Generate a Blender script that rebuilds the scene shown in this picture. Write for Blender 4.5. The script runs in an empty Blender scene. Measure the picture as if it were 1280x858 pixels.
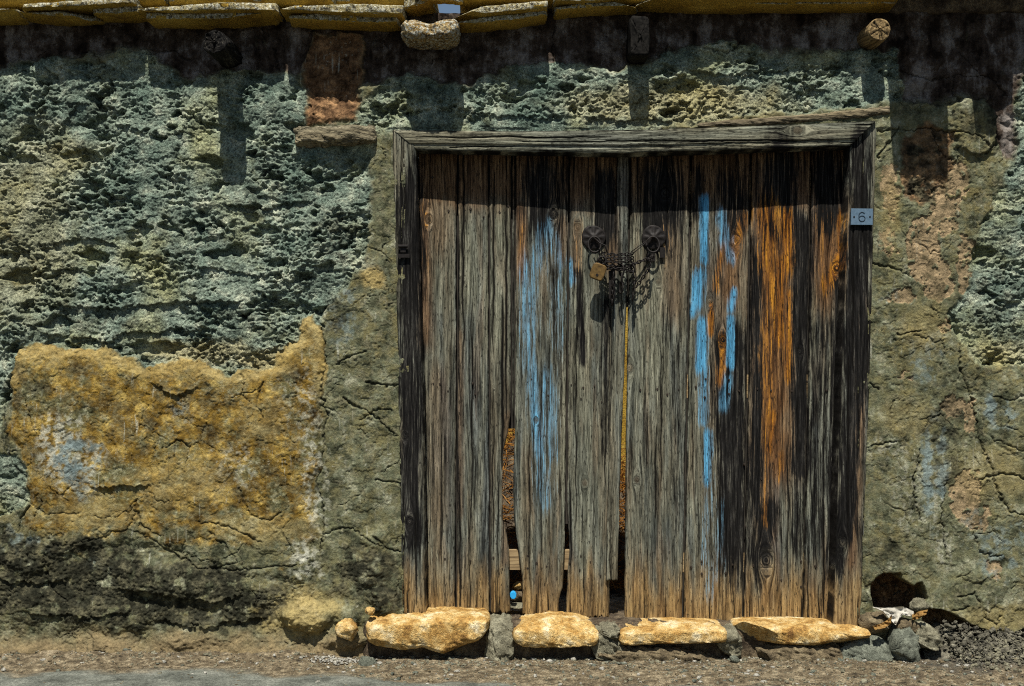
import bpy, math, random
import numpy as np

# ------------------------------------------------------------------ scene, camera, sky, sun, exposure
scene = bpy.context.scene
COL = scene.collection
S = 0.003                      # metres per photograph pixel on the wall plane
CX, CY, ZC, D = 640.0, 429.0, 1.158, 5.0

cam_data = bpy.data.cameras.new('camera')
cam = bpy.data.objects.new('camera', cam_data)
COL.objects.link(cam)
cam.location = (0, -D, ZC)
cam.rotation_euler = (math.radians(90), 0, 0)
cam_data.sensor_width = 36.0
cam_data.lens = 36.0 * D / (1280 * S)
cam_data.clip_start = 0.05
cam_data.clip_end = 500.0
scene.camera = cam

SUN_DIR = np.array([0.045, 0.53, -1.0])          # the way the light travels
SUN_DIR = SUN_DIR / np.linalg.norm(SUN_DIR)
world = bpy.data.worlds.new('World')
scene.world = world
world.use_nodes = True
wn = world.node_tree
sky = wn.nodes.new('ShaderNodeTexSky')
sky.sky_type = 'NISHITA'
sky.sun_disc = False
sky.sun_elevation = math.asin(-SUN_DIR[2])
sky.sun_rotation = math.atan2(-SUN_DIR[0], -SUN_DIR[1])
sky.air_density = 1.0
sky.dust_density = 0.6
bg = wn.nodes['Background']
bg.inputs['Strength'].default_value = 0.05
wn.links.new(sky.outputs[0], bg.inputs['Color'])

sun_data = bpy.data.lights.new('sun', 'SUN')
sun_data.energy = 5.0
sun_data.angle = math.radians(0.5)
sun_data.color = (1.0, 0.965, 0.90)
sun = bpy.data.objects.new('sun', sun_data)
COL.objects.link(sun)
sun.location = (-1, -3, 8)
from mathutils import Vector
sun.rotation_euler = Vector(SUN_DIR.tolist()).to_track_quat('-Z', 'Y').to_euler()

vs = scene.view_settings
vs.view_transform = 'Standard'
vs.look = 'None'
vs.gamma = 1.0
vs.use_curve_mapping = False
vs.exposure = 0.42
try:
    scene.cycles.max_bounces = 6
    scene.cycles.use_denoising = False
    scene.cycles.filter_width = 1.1
except Exception:
    pass

# ------------------------------------------------------------------ numeric helpers
f32 = np.float32
def wx(px, y=0.0): return (np.asarray(px) - CX) * S * (D + y) / D
def wz(py, y=0.0): return ZC + (CY - np.asarray(py)) * S * (D + y) / D
def sstep(a, b, x):
    t = np.clip((x - a) / (b - a), 0, 1)
    return t * t * (3 - 2 * t)

_T = {}
def _tab(seed):
    if seed not in _T:
        r = np.random.RandomState(seed + 17)
        a = r.rand(256) * 2 * np.pi
        _T[seed] = (r.permutation(256).astype(np.int32), np.cos(a).astype(f32), np.sin(a).astype(f32), r.rand(256).astype(f32), r.rand(256).astype(f32))
    return _T[seed]
def perlin(x, y, seed=0):
    p, ca, sa, _, _ = _tab(seed)
    x = np.asarray(x, f32); y = np.asarray(y, f32)
    xi = np.floor(x).astype(np.int32); yi = np.floor(y).astype(np.int32)
    fx = x - xi; fy = y - yi
    def g(ix, iy, ax, ay):
        h = p[(p[ix & 255] + iy) & 255]
        return ca[h] * ax + sa[h] * ay
    u = fx * fx * fx * (fx * (fx * 6 - 15) + 10); v = fy * fy * fy * (fy * (fy * 6 - 15) + 10)
    a = g(xi, yi, fx, fy); b = g(xi + 1, yi, fx - 1, fy)
    c = g(xi, yi + 1, fx, fy - 1); d = g(xi + 1, yi + 1, fx - 1, fy - 1)
    return ((a + u * (b - a)) * (1 - v) + (c + u * (d - c)) * v) * f32(1.5)
def fbm(x, y, o=4, seed=0, gain=0.5):
    t = 0; a = 1.0; n = 0
    for i in range(o):
        t = t + a * perlin(x * (2.03 ** i), y * (2.03 ** i), seed + i); n += a; a *= gain
    return t / n * 1.3
def billow(x, y, o=2, seed=0):
    t = 0; a = 1.0; n = 0
    for i in range(o):
        t = t + a * np.abs(perlin(x * (2.1 ** i), y * (2.1 ** i), seed + i)); n += a; a *= 0.5
    return t / n
def worley(x, y, seed=0):
    p, _, _, ra, rb = _tab(seed)
    xi = np.floor(x).astype(np.int32); yi = np.floor(y).astype(np.int32)
    f1 = np.full(x.shape, 9, f32); f2 = f1.copy()
    for dx in (-1, 0, 1):
        for dy in (-1, 0, 1):
            h = p[(p[(xi + dx) & 255] + yi + dy) & 255]
            d = np.hypot(xi + dx + ra[h] - x, yi + dy + rb[h] - y)
            f2 = np.where(d < f1, f1, np.minimum(f2, d)); f1 = np.minimum(f1, d)
    return f1, f2
def noise3(p, seed=0):
    return (perlin(p[:, 0] + 3.1 * p[:, 2], p[:, 1] - 1.7 * p[:, 2], seed) + perlin(p[:, 1] + 2.3 * p[:, 0] * 0.4, p[:, 2] + 0.3 * p[:, 0], seed + 5)
            + perlin(p[:, 2] - 1.3 * p[:, 1] * .5, p[:, 0] + .4 * p[:, 1], seed + 9)) / 1.8
def interp(pts, q):
    a = np.array(sorted(pts), float)
    return np.interp(q, a[:, 0], a[:, 1])

# ------------------------------------------------------------------ object helpers
def link_mesh(name, verts, faces, mat, parent=None, smooth=True):
    me = bpy.data.meshes.new(name)
    me.from_pydata([tuple(v) for v in verts], [], [tuple(f) for f in faces])
    me.materials.append(mat)
    if smooth:
        me.polygons.foreach_set('use_smooth', np.ones(len(me.polygons), bool))
    me.update()
    o = bpy.data.objects.new(name, me)
    COL.objects.link(o)
    o.parent = parent
    return o
def quad_mesh(name, V, F, mat, parent=None, attrs=None, smooth=True):
    """fast build from arrays: V (n,3), F (m,4)"""
    me = bpy.data.meshes.new(name)
    V = np.ascontiguousarray(V, f32); F = np.ascontiguousarray(F, np.int32)
    me.vertices.add(len(V)); me.vertices.foreach_set('co', V.ravel())
    me.loops.add(F.size); me.loops.foreach_set('vertex_index', F.ravel())
    me.polygons.add(len(F)); me.polygons.foreach_set('loop_start', np.arange(0, F.size, F.shape[1], dtype=np.int32))
    if smooth: me.polygons.foreach_set('use_smooth', np.ones(len(F), bool))
    me.update(calc_edges=True)
    for k, v in (attrs or {}).items():
        v = np.asarray(v, f32)
        if v.shape[1] == 4:
            a = me.attributes.new(k, 'FLOAT_COLOR', 'POINT'); a.data.foreach_set('color', np.ascontiguousarray(v).ravel())
        else:
            a = me.attributes.new(k, 'FLOAT_VECTOR', 'POINT'); a.data.foreach_set('vector', np.ascontiguousarray(v).ravel())
    me.materials.append(mat)
    o = bpy.data.objects.new(name, me)
    COL.objects.link(o)
    o.parent = parent
    return o
def empty(name, loc=(0, 0, 0)):
    o = bpy.data.objects.new(name, None)
    COL.objects.link(o)
    o.empty_display_size = 0.1
    return o
def tag(o, label=None, cat=None, group=None, kind=None):
    if label: o['label'] = label
    if cat: o['category'] = cat
    if group: o['group'] = group
    if kind: o['kind'] = kind
    return o
def grid_faces(nu, nv, off=0):
    i = np.arange(nu * nv).reshape(nv, nu) + off
    return np.stack([i[:-1, :-1], i[1:, :-1], i[1:, 1:], i[:-1, 1:]], -1).reshape(-1, 4)
def box(c, s):
    x, y, z = c; a, b, d = s[0] / 2, s[1] / 2, s[2] / 2
    v = [(x + i * a, y + j * b, z + k * d) for k in (-1, 1) for j in (-1, 1) for i in (-1, 1)]
    return v, [(0, 2, 3, 1), (4, 5, 7, 6), (0, 1, 5, 4), (2, 6, 7, 3), (0, 4, 6, 2), (1, 3, 7, 5)]
class MB:
    def __init__(s): s.v = []; s.f = []
    def add(s, v, f):
        o = len(s.v); s.v += [tuple(q) for q in v]; s.f += [tuple(i + o for i in q) for q in f]
    def box(s, c, d): s.add(*box(c, d))
    def tube(s, pts, r, n=8, closed=False):
        pts = [Vector(p) for p in pts]; m = len(pts); vs_ = []
        rr = r if hasattr(r, '__len__') else [r] * m
        up = Vector((0.13, 0.97, 0.21))
        for i, p in enumerate(pts):
            if closed: t = pts[(i + 1) % m] - pts[i - 1]
            else: t = pts[min(i + 1, m - 1)] - pts[max(i - 1, 0)]
            t.normalize(); a = t.cross(up)
            if a.length < 1e-4: a = t.cross(Vector((1, 0, 0)))
            a.normalize(); b = t.cross(a)
            vs_ += [p + (a * math.cos(k * 2 * math.pi / n) + b * math.sin(k * 2 * math.pi / n)) * rr[i] for k in range(n)]
        fs = []
        for i in range(m if closed else m - 1):
            j = (i + 1) % m
            fs += [(i * n + k, i * n + (k + 1) % n, j * n + (k + 1) % n, j * n + k) for k in range(n)]
        if not closed: fs += [tuple(range(n))[::-1], tuple(range((m - 1) * n, m * n))]
        s.add(vs_, fs)
    def build(s, name, mat, parent=None, smooth=True): return link_mesh(name, s.v, s.f, mat, parent, smooth)

# ------------------------------------------------------------------ node helpers
class NT:
    def __init__(s, name, rough=0.9):
        s.m = bpy.data.materials.new(name); s.m.use_nodes = True
        s.t = s.m.node_tree; s.b = s.t.nodes['Principled BSDF']
        s.b.inputs['Roughness'].default_value = rough
        try: s.b.inputs['Specular IOR Level'].default_value = 0.25
        except Exception: pass
    def link(s, a, b): s.t.links.new(a, b)
    def put(s, sock, v):
        if hasattr(v, 'is_linked') or hasattr(v, 'links'): s.link(v, sock)
        else: sock.default_value = v if not (isinstance(v, tuple) and len(v) == 3 and len(sock.default_value) == 4) else (*v, 1)
    def co(s): return s.t.nodes.new('ShaderNodeTexCoord').outputs['Object']
    def attr(s, n):
        a = s.t.nodes.new('ShaderNodeAttribute'); a.attribute_name = n; return a
    def rgb(s, colour_out):
        n = s.t.nodes.new('ShaderNodeSeparateColor'); s.link(colour_out, n.inputs[0]); return n.outputs
    def map(s, v, scale=(1, 1, 1), loc=(0, 0, 0)):
        n = s.t.nodes.new('ShaderNodeMapping'); s.link(v, n.inputs[0]); n.inputs['Scale'].default_value = scale; n.inputs['Location'].default_value = loc
        return n.outputs[0]
    def noise(s, v, scale, detail=4, rough=0.6, dist=0.0):
        n = s.t.nodes.new('ShaderNodeTexNoise'); s.link(v, n.inputs['Vector'])
        n.inputs['Scale'].default_value = scale; n.inputs['Detail'].default_value = detail
        n.inputs['Roughness'].default_value = rough; n.inputs['Distortion'].default_value = dist
        return n.outputs[0]
    def voro(s, v, scale, feature='F1'):
        n = s.t.nodes.new('ShaderNodeTexVoronoi'); n.feature = feature; s.link(v, n.inputs['Vector']); n.inputs['Scale'].default_value = scale
        return n.outputs[0]
    def ramp(s, fac, stops):
        n = s.t.nodes.new('ShaderNodeValToRGB'); s.link(fac, n.inputs[0]); e = n.color_ramp.elements
        while len(e) < len(stops): e.new(0.5)
        for i, (p, c) in enumerate(stops):
            e[i].position = p; e[i].color = (*c, 1) if hasattr(c, '__len__') else (c, c, c, 1)
        return n.outputs[0]
    def mix(s, fac, a, b, mode='MIX'):
        n = s.t.nodes.new('ShaderNodeMix'); n.data_type = 'RGBA'; n.blend_type = mode
        s.put(n.inputs[0], fac); s.put(n.inputs[6], a); s.put(n.inputs[7], b); return n.outputs[2]
    def math(s, op, a, b=0.0, clamp=False):
        n = s.t.nodes.new('ShaderNodeMath'); n.operation = op; n.use_clamp = clamp
        s.put(n.inputs[0], a); s.put(n.inputs[1], b); return n.outputs[0]
    def bump(s, h, strength=0.5, dist=0.002, normal=None):
        n = s.t.nodes.new('ShaderNodeBump'); s.link(h, n.inputs['Height']); n.inputs['Strength'].default_value = strength; n.inputs['Distance'].default_value = dist
        if normal is not None: s.link(normal, n.inputs['Normal'])
        s.link(n.outputs[0], s.b.inputs['Normal']); return n.outputs[0]
    def out(s, col): s.put(s.b.inputs['Base Color'], col); return s.m

# ------------------------------------------------------------------ materials
def wall_material():
    n = NT('old_wall_plaster', 1.0); co = n.co(); n.b.inputs['Specular IOR Level'].default_value = 0.08
    A, B, C = n.attr('mask_a'), n.attr('mask_b'), n.attr('mask_c')
    a, b, c = n.rgb(A.outputs['Color']), n.rgb(B.outputs['Color']), n.rgb(C.outputs['Color'])
    big = n.noise(co, 3.2, 5, 0.6); mid = n.noise(co, 14, 6, 0.65); mid2 = n.noise(n.map(co, loc=(3, 1, 7)), 22, 6, 0.7)
    fine = n.noise(co, 120, 5, 0.7); grit = n.noise(n.map(co, loc=(9, 2, 4)), 330, 3, 0.7)
    olive = n.ramp(mid, [(0.33, (.020, .022, .012)), (0.45, (.076, .080, .046)), (0.55, (.142, .150, .090)), (0.68, (.36, .355, .24))])
    blot = n.noise(n.map(co, loc=(5, 5, 1)), 40, 6, .75)
    olive = n.mix(n.ramp(blot, [(0.50, 0.0), (0.60, 0.75)]), olive, n.ramp(mid2, [(0.35, (.085, .080, .042)), (0.65, (.36, .33, .21))]))
    olive = n.mix(n.ramp(mid2, [(0.45, 0.0), (0.62, 1.0)]), olive, n.mix(big, (.095, .128, .086), (.20, .145, .045)))
    rough = n.ramp(mid, [(0.32, (.040, .054, .041)), (0.44, (.150, .188, .142)), (0.54, (.255, .300, .225)), (0.66, (.48, .50, .36))])
    rough = n.mix(n.ramp(big, [(0.36, 0.8), (0.50, 0.0)]), rough, n.ramp(mid2, [(0.3, (.046, .076, .060)), (0.7, (.185, .255, .195))]))
    rough = n.mix(n.ramp(big, [(0.50, 0.0), (0.66, 0.8)]), rough, n.ramp(mid2, [(0.3, (.13, .14, .055)), (0.7, (.42, .41, .21))]))
    col = n.mix(a[0], olive, rough)
    greeny = n.ramp(blot, [(0.38, (.045, .050, .024)), (0.5, (.125, .130, .066)), (0.64, (.34, .34, .22))])
    och = n.ramp(mid, [(0.33, (.028, .018, .006)), (0.43, (.105, .064, .014)), (0.53, (.215, .132, .025)), (0.65, (.46, .33, .095))])
    och = n.mix(n.ramp(blot, [(0.53, 0.0), (0.62, 0.7)]), och, n.ramp(mid2, [(0.35, (.07, .052, .022)), (0.65, (.42, .34, .17))]))
    och = n.mix(n.ramp(mid2, [(0.48, 0.0), (0.66, 0.8)]), och, n.mix(big, (.070, .058, .026), (.26, .23, .12)))
    och = n.mix(n.ramp(n.noise(n.map(co, loc=(1, 8, 3)), 5.5, 6, .7), [(0.50, 0.0), (0.60, 0.75)]), och, greeny)
    col = n.mix(a[1], col, och)
    streak = n.noise(n.map(co, (1, 1, .22), (2, 2, 9)), 16, 5, .65)
    shaded_mud = n.ramp(n.math('ADD', n.math('MULTIPLY', mid, .5), n.math('MULTIPLY', streak, .5)), [(0.40, (.016, .011, .008)), (0.50, (.065, .048, .036)), (0.60, (.22, .195, .17))])  # mud colour, darkened to deepen the shade under the eaves
    col = n.mix(a[2], col, shaded_mud)
    ado = n.ramp(mid2, [(0.36, (.045, .024, .012)), (0.5, (.15, .085, .042)), (0.66, (.36, .21, .10))])
    col = n.mix(A.outputs['Alpha'], col, ado)
    col = n.mix(b[1], col, n.ramp(mid2, [(0.38, (.11, .085, .045)), (0.6, (.38, .275, .155))]))
    col = n.mix(b[2], col, n.ramp(mid, [(0.3, (.24, .24, .17)), (0.65, (.56, .55, .44))]))
    col = n.mix(B.outputs['Alpha'], col, n.ramp(mid2, [(0.3, (.09, .125, .12)), (0.7, (.27, .34, .33))]))
    col = n.mix(c[2], col, n.ramp(mid2, [(0.3, (.24, .17, .055)), (0.7, (.46, .36, .15))]))
    col = n.mix(C.outputs['Alpha'], col, n.ramp(mid2, [(0.3, (.11, .085, .045)), (0.7, (.28, .21, .11))]))
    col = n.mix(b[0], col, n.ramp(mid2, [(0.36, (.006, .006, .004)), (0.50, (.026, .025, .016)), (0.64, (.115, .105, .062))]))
    col = n.mix(n.math('MULTIPLY', c[0], .7), col, (.014, .012, .009))
    sp = n.ramp(fine, [(0.34, 0.30), (0.50, 1.0), (0.66, 1.6)])
    col = n.mix(n.math('ADD', n.math('MULTIPLY', a[0], .5), .42), col, sp, 'MULTIPLY')
    col = n.mix(n.math('ADD', n.math('MULTIPLY', a[0], .45), .35), col, n.ramp(grit, [(0.34, 0.35), (0.5, 1.0), (0.66, 1.6)]), 'MULTIPLY')
    h = n.math('ADD', n.math('MULTIPLY', fine, 1.9), n.math('MULTIPLY', grit, 0.8)); h = n.math('MULTIPLY', h, n.math('ADD', n.math('MULTIPLY', a[0], .6), .45))
    n.bump(h, 0.9, 0.005)
    return n.out(col)

def wood_material():
    n = NT('weathered_wood', 1.0); n.b.inputs['Specular IOR Level'].default_value = 0.05
    G = n.attr('grain_co').outputs['Vector']
    A, B = n.attr('wood_a'), n.attr('wood_b')
    a, b = n.rgb(A.outputs['Color']), n.rgb(B.outputs['Color'])
    fib = n.noise(G, 120, 8, 0.80); fib2 = n.noise(n.map(G, (1, 1.6, 1), (4, 4, 4)), 230, 4, 0.75)
    wide = n.noise(n.map(G, (1, 3, 1), (1, 7, 2)), 15, 4, 0.6)
    pores = n.noise(n.map(G, (1, 6, 1), (7, 1, 3)), 240, 2, 0.5)
    grey = n.ramp(fib, [(0.28, (.008, .008, .007)), (0.40, (.066, .068, .051)), (0.50, (.148, .151, .113)), (0.66, (.34, .345, .26))])
    grey = n.mix(n.ramp(wide, [(0.46, 0.0), (0.68, 0.75)]), grey, n.ramp(fib, [(0.33, (.014, .010, .006)), (0.46, (.088, .070, .043)), (0.66, (.29, .235, .145))]))
    grey = n.mix(n.ramp(wide, [(0.36, 0.85), (0.53, 0.0)]), grey, n.ramp(fib, [(0.34, (.006, .007, .007)), (0.48, (.048, .055, .053)), (0.66, (.20, .215, .195))]))
    def paint(mask, k=2.2, off=0.6, fk=5.0):
        f = n.math('ADD', n.math('SUBTRACT', n.math('MULTIPLY', mask, k), off), n.math('MULTIPLY', n.math('SUBTRACT', fib, 0.5), fk), True)
        return n.math('MULTIPLY', f, n.math('MULTIPLY', mask, 4.0, True))
    col = n.mix(b[0], grey, n.ramp(fib, [(0.34, (.030, .030, .020)), (0.47, (.17, .17, .115)), (0.62, (.42, .41, .29))]))
    col = n.mix(A.outputs['Alpha'], col, n.ramp(fib, [(0.34, (.032, .018, .008)), (0.46, (.19, .115, .045)), (0.64, (.50, .33, .13))]))
    col = n.mix(b[2], col, n.ramp(fib, [(0.36, (.022, .009, .004)), (0.5, (.125, .060, .024)), (0.66, (.32, .17, .065))]))
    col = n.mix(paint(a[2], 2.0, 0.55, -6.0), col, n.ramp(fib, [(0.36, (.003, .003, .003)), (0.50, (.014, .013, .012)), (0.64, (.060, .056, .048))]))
    col = n.mix(paint(a[1], 1.5, 0.70, 8.0), col, n.ramp(fib, [(0.38, (.04, .013, .004)), (0.5, (.27, .095, .014)), (0.66, (.60, .28, .035))]))
    col = n.mix(paint(a[0], 1.55, 0.38, 4.5), col, n.ramp(fib, [(0.34, (.035, .10, .16)), (0.48, (.075, .27, .44)), (0.66, (.15, .45, .66))]))
    col = n.mix(b[1], col, (.008, .007, .006))
    col = n.mix(0.7, col, n.ramp(fib2, [(0.34, 0.30), (0.5, 1.0), (0.66, 1.6)]), 'MULTIPLY')
    col = n.mix(n.ramp(pores, [(0.33, 0.75), (0.40, 0.0)]), col, (.012, .011, .009))
    h = n.math('ADD', n.math('MULTIPLY', fib, 1.7), n.math('MULTIPLY', fib2, 0.8))
    n.bump(h, 0.9, 0.004)
    return n.out(col)

def stone_material(name, stops, spot=None, scale=9.0, bump=0.007):
    n = NT(name, 0.92); co = n.co()
    mid = n.noise(co, scale, 6, 0.65); fine = n.noise(n.map(co, loc=(2, 5, 1)), 90, 5, 0.7); grit = n.noise(n.map(co, loc=(5, 3, 2)), 260, 3, 0.7)
    col = n.ramp(mid, stops)
    if spot: col = n.mix(n.ramp(fine, [(0.50, 0.0), (0.56, 0.95)]), col, spot)
    col = n.mix(0.85, col, n.ramp(grit, [(0.34, 0.35), (0.5, 1.0), (0.66, 1.4)]), 'MULTIPLY')
    if not spot: col = n.mix(0.8, col, n.ramp(fine, [(0.34, 0.55), (0.5, 1.0), (0.66, 1.25)]), 'MULTIPLY')
    else: col = n.mix(n.ramp(n.noise(n.map(co, loc=(8, 1, 6)), 70, 4, .7), [(0.52, 0.0), (0.60, .9)]), col, (.03, .026, .018))
    n.bump(n.math('ADD', n.math('MULTIPLY', fine, 1.5), n.math('MULTIPLY', grit, .6)), 0.8, bump)
    return n.out(col)

def plain_material(name, c1, c2, rough=0.6, metal=0.0, scale=60.0, bump=0.3):
    n = NT(name, rough); n.b.inputs['Metallic'].default_value = metal; co = n.co()
    if rough > .8: n.b.inputs['Specular IOR Level'].default_value = 0.05
    f = n.noise(co, scale, 5, 0.65)
    n.bump(f, bump, 0.001)
    return n.out(n.ramp(f, [(0.3, c1), (0.7, c2)]))

M = dict(
    wall=wall_material(), wood=wood_material(),
    sand=stone_material('yellow_sandstone', [(0.33, (.18, .09, .025)), (0.43, (.42, .24, .065)), (0.54, (.58, .40, .155)), (0.66, (.74, .64, .41))], None, 14),
    slab=stone_material('lichen_roof_stone', [(0.25, (.16, .12, .045)), (0.5, (.30, .25, .12)), (0.75, (.42, .37, .22))], (.54, .52, .40), 7),
    raw=stone_material('raw_yellow_stone', [(0.25, (.16, .085, .012)), (0.5, (.40, .25, .035)), (0.75, (.55, .38, .08))], None, 7),
    block=stone_material('brown_lichen_stone', [(0.25, (.10, .06, .02)), (0.5, (.28, .18, .06)), (0.75, (.45, .36, .18))], (.48, .48, .40), 14),
    mortar=stone_material('grey_mortar', [(0.30, (.075, .068, .042)), (0.5, (.19, .175, .115)), (0.70, (.34, .32, .22))], None, 22),
    clay=stone_material('brown_mortar', [(0.30, (.055, .042, .024)), (0.5, (.15, .115, .064)), (0.70, (.27, .22, .13))], None, 22),
    teal=stone_material('grey_green_stone', [(0.30, (.06, .066, .048)), (0.55, (.15, .16, .12)), (0.75, (.27, .28, .21))], None, 22),
    rubble=stone_material('dark_rubble', [(0.33, (.025, .024, .017)), (0.5, (.115, .105, .075)), (0.66, (.27, .25, .18))], None, 25),
    inner=stone_material('inner_ochre_wall', [(0.25, (.20, .11, .012)), (0.5, (.38, .24, .03)), (0.75, (.50, .35, .08))]),
    core=stone_material('wall_core_earth', [(0.33, (.03, .02, .012)), (0.5, (.085, .062, .038)), (0.66, (.19, .145, .085))], None, 24),
    iron=plain_material('rusty_black_iron', (.005, .0045, .004), (.020, .015, .012), 0.6, 0.2, 120, .5),
    brass=plain_material('worn_brass', (.05, .03, .010), (.20, .12, .035), 0.6, 0.3, 70, .4),
    plate=plain_material('blue_grey_enamel', (.075, .125, .175), (.13, .195, .255), 0.5, 0.1, 90, .2),
    digit=plain_material('dark_blue_print', (.012, .025, .04), (.02, .04, .06), 0.6, 0.0, 90, .1),
    char=plain_material('charred_timber', (.003, .003, .003), (.022, .020, .017), 0.9, 0.0, 90, .9),
    nail=plain_material('rusty_nail', (.012, .010, .008), (.05, .035, .025), 0.7, 0.3, 200, .3),
    rag=plain_material('dirty_white_cloth', (.25, .23, .18), (.58, .55, .47), 0.95, 0.0, 40, .6),
    leaf=plain_material('dry_brown_scrap', (.12, .065, .02), (.34, .20, .065), 0.9, 0.0, 30, .6),
    straw=plain_material('dry_rusty_straw', (.10, .035, .008), (.40, .19, .04), 0.9, 0.0, 30, .4),
    cap=plain_material('blue_plastic', (.02, .28, .62), (.03, .36, .72), 0.4, 0.0, 30, .05),
    shard=plain_material('red_clay_shard', (.26, .08, .03), (.42, .15, .07), 0.85, 0.0, 60, .4),
    pale=stone_material('pale_pebble', [(0.25, (.20, .19, .15)), (0.5, (.36, .34, .28)), (0.75, (.52, .49, .41))], None, 60),
)

def ground_material():
    n = NT('dirt_and_asphalt', 0.95); co = n.co(); A = n.attr('mask_g'); a = n.rgb(A.outputs['Color'])
    mid = n.noise(co, 9, 6, 0.65); fine = n.noise(co, 110, 5, 0.75); grit = n.noise(n.map(co, loc=(3, 3, 3)), 280, 3, 0.7)
    dirt = n.ramp(n.noise(co, 26, 6, .75), [(0.33, (.030, .023, .014)), (0.48, (.135, .104, .060)), (0.64, (.33, .27, .17))])
    asph = n.ramp(mid, [(0.33, (.075, .08, .064)), (0.5, (.15, .158, .128)), (0.66, (.24, .245, .20))])
    asph = n.mix(n.ramp(n.math('MULTIPLY', n.rgb(A.outputs['Color'])[2], 1.0), [(0.0, 0.0), (1.0, 1.0)]), asph, n.ramp(mid, [(0.3, (.038, .038, .036)), (0.7, (.060, .060, .057))]))
    col = n.mix(a[0], dirt, asph)
    col = n.mix(a[1], col, n.ramp(mid, [(0.3, (.03, .031, .028)), (0.7, (.08, .08, .07))]))
    col = n.mix(0.9, col, n.ramp(fine, [(0.3, 0.35), (0.5, 1.0), (0.68, 1.6)]), 'MULTIPLY')
    col = n.mix(0.7, col, n.ramp(grit, [(0.3, 0.5), (0.5, 1.0), (0.68, 1.5)]), 'MULTIPLY')
    n.bump(n.math('ADD', n.math('MULTIPLY', fine, 1.5), n.math('MULTIPLY', grit, .8)), 0.9, 0.006)
    return n.out(col)
M['ground'] = ground_material()
# ------------------------------------------------------------------ the ground: one sheet, fine by the wall, coarse to the horizon
def axis(fine0, fine1, step, far0, far1, grow=1.35):
    a = list(np.arange(fine0, fine1 + step * .5, step)); s = step
    lo = []; p = fine0
    while p > far0: s *= grow; p -= s; lo.append(p)
    s = step; hi = []; p = a[-1]
    while p < far1: s *= grow; p += s; hi.append(p)
    return np.array(lo[::-1] + a + hi)
gx = axis(-2.15, 2.15, 0.005, -90, 90); gy = axis(-0.72, 0.02, 0.0055, -90, 90)
GX, GY = np.meshgrid(gx, gy); gs = GX.shape; GX = GX.ravel(); GY = GY.ravel()
def ground_h(x, y):
    near = np.exp(-np.maximum(0, np.abs(y + 0.3) - 0.6) * 1.5)
    h = 0.010 * fbm(x * 2.2, y * 2.2, 3, 40) + near * (0.006 * fbm(x * 14, y * 14, 3, 44) + 0.004 * billow(x * 40, y * 40, 2, 47) + 0.0022 * perlin(x * 110, y * 110, 49))
    rise = np.exp(-np.maximum(0, -y - 0.03) / 0.10) * (y < 0.3)
    left = sstep(-0.55, -0.85, x); right = sstep(1.45, 1.75, x)
    h = h + rise * (0.030 * left * (0.7 + 0.5 * fbm(x * 5, y * 5, 3, 52)) + 0.075 * right * (0.6 + 0.9 * billow(x * 7, y * 9, 3, 55)))
    return h - 0.012
asph = sstep(-0.24, -0.34, GY + 0.12 * fbm(GX * 3, GY * 3, 4, 60) - 0.22 * sstep(-0.9, 0.0, GX) * 0 + 0.22 * sstep(-0.9, 0.0, GX) + .2 * sstep(.6, 1.6, GX))
darkm = sstep(1.35, 1.7, GX) * sstep(-0.36, -0.22, GY + 0.1 * fbm(GX * 6, GY * 6, 3, 64)) * 0.8
ghh = ground_h(GX, GY) * (1 - 0.55 * asph)
ground = quad_mesh('ground', np.stack([GX, GY, ghh], 1), grid_faces(gs[1], gs[0]), M['ground'],
                   attrs={'mask_g': np.stack([asph, darkm, sstep(-.62, -.95, GY), asph * 0 + 1], 1)})
tag(ground, 'bare tan dirt verge and worn grey asphalt before the wall', 'ground', kind='structure')

# ------------------------------------------------------------------ the old plastered wall
wall = empty('house_wall')
tag(wall, 'crumbling plaster wall of grey-green stucco and ochre patches under stone eaves', 'wall', kind='thing')

def coarse(a0, a1, lo, hi):
    a = list(np.arange(a0, a1 + .5, 1.0)); s = 1.0; p = a0; L = []
    while p > lo: s *= 1.12; p -= s; L.append(p)
    s = 1.0; p = a[-1]; R = []
    while p < hi: s *= 1.12; p += s; R.append(p)
    return np.array(L[::-1] + a + R)
pxs = coarse(-8, 1288, -560, 1840); pys = np.arange(14, 846.5, 1.0)
P, Q = np.meshgrid(pxs.astype(f32), pys.astype(f32)); wshape = P.shape
P = P.ravel(); Q = Q.ravel()
w1 = fbm(P / 34, Q / 34, 4, 1); w2 = fbm(P / 34 + 50, Q / 34, 4, 2)
w3 = perlin(P / 5, Q / 5, 3); w4 = perlin(P / 5 + 9, Q / 5, 4)
PW = P + 10 * w1 + 1.6 * w3; QW = Q + 10 * w2 + 1.6 * w4

def poly_sd(poly, pad=70, x=None, y=None):
    x = PW if x is None else x; y = QW if y is None else y
    q = np.array(poly, f32); out = np.full(x.shape, -200.0, f32)
    sel = np.nonzero((x > q[:, 0].min() - pad) & (x < q[:, 0].max() + pad) & (y > q[:, 1].min() - pad) & (y < q[:, 1].max() + pad))[0]
    a = x[sel]; b = y[sel]; d2 = np.full(a.shape, 1e9, f32); ins = np.zeros(a.shape, bool)
    for i in range(len(q)):
        x0, y0 = q[i]; x1, y1 = q[(i + 1) % len(q)]
        ex, ey = x1 - x0, y1 - y0
        t = np.clip(((a - x0) * ex + (b - y0) * ey) / (ex * ex + ey * ey + 1e-9), 0, 1)
        d2 = np.minimum(d2, (a - x0 - t * ex) ** 2 + (b - y0 - t * ey) ** 2)
        if y0 != y1:
            c = ((y0 > b) != (y1 > b)) & (a < ex * (b - y0) / (y1 - y0) + x0)
            ins ^= c
    out[sel] = np.where(ins, 1, -1) * np.sqrt(d2)
    return out
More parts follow.
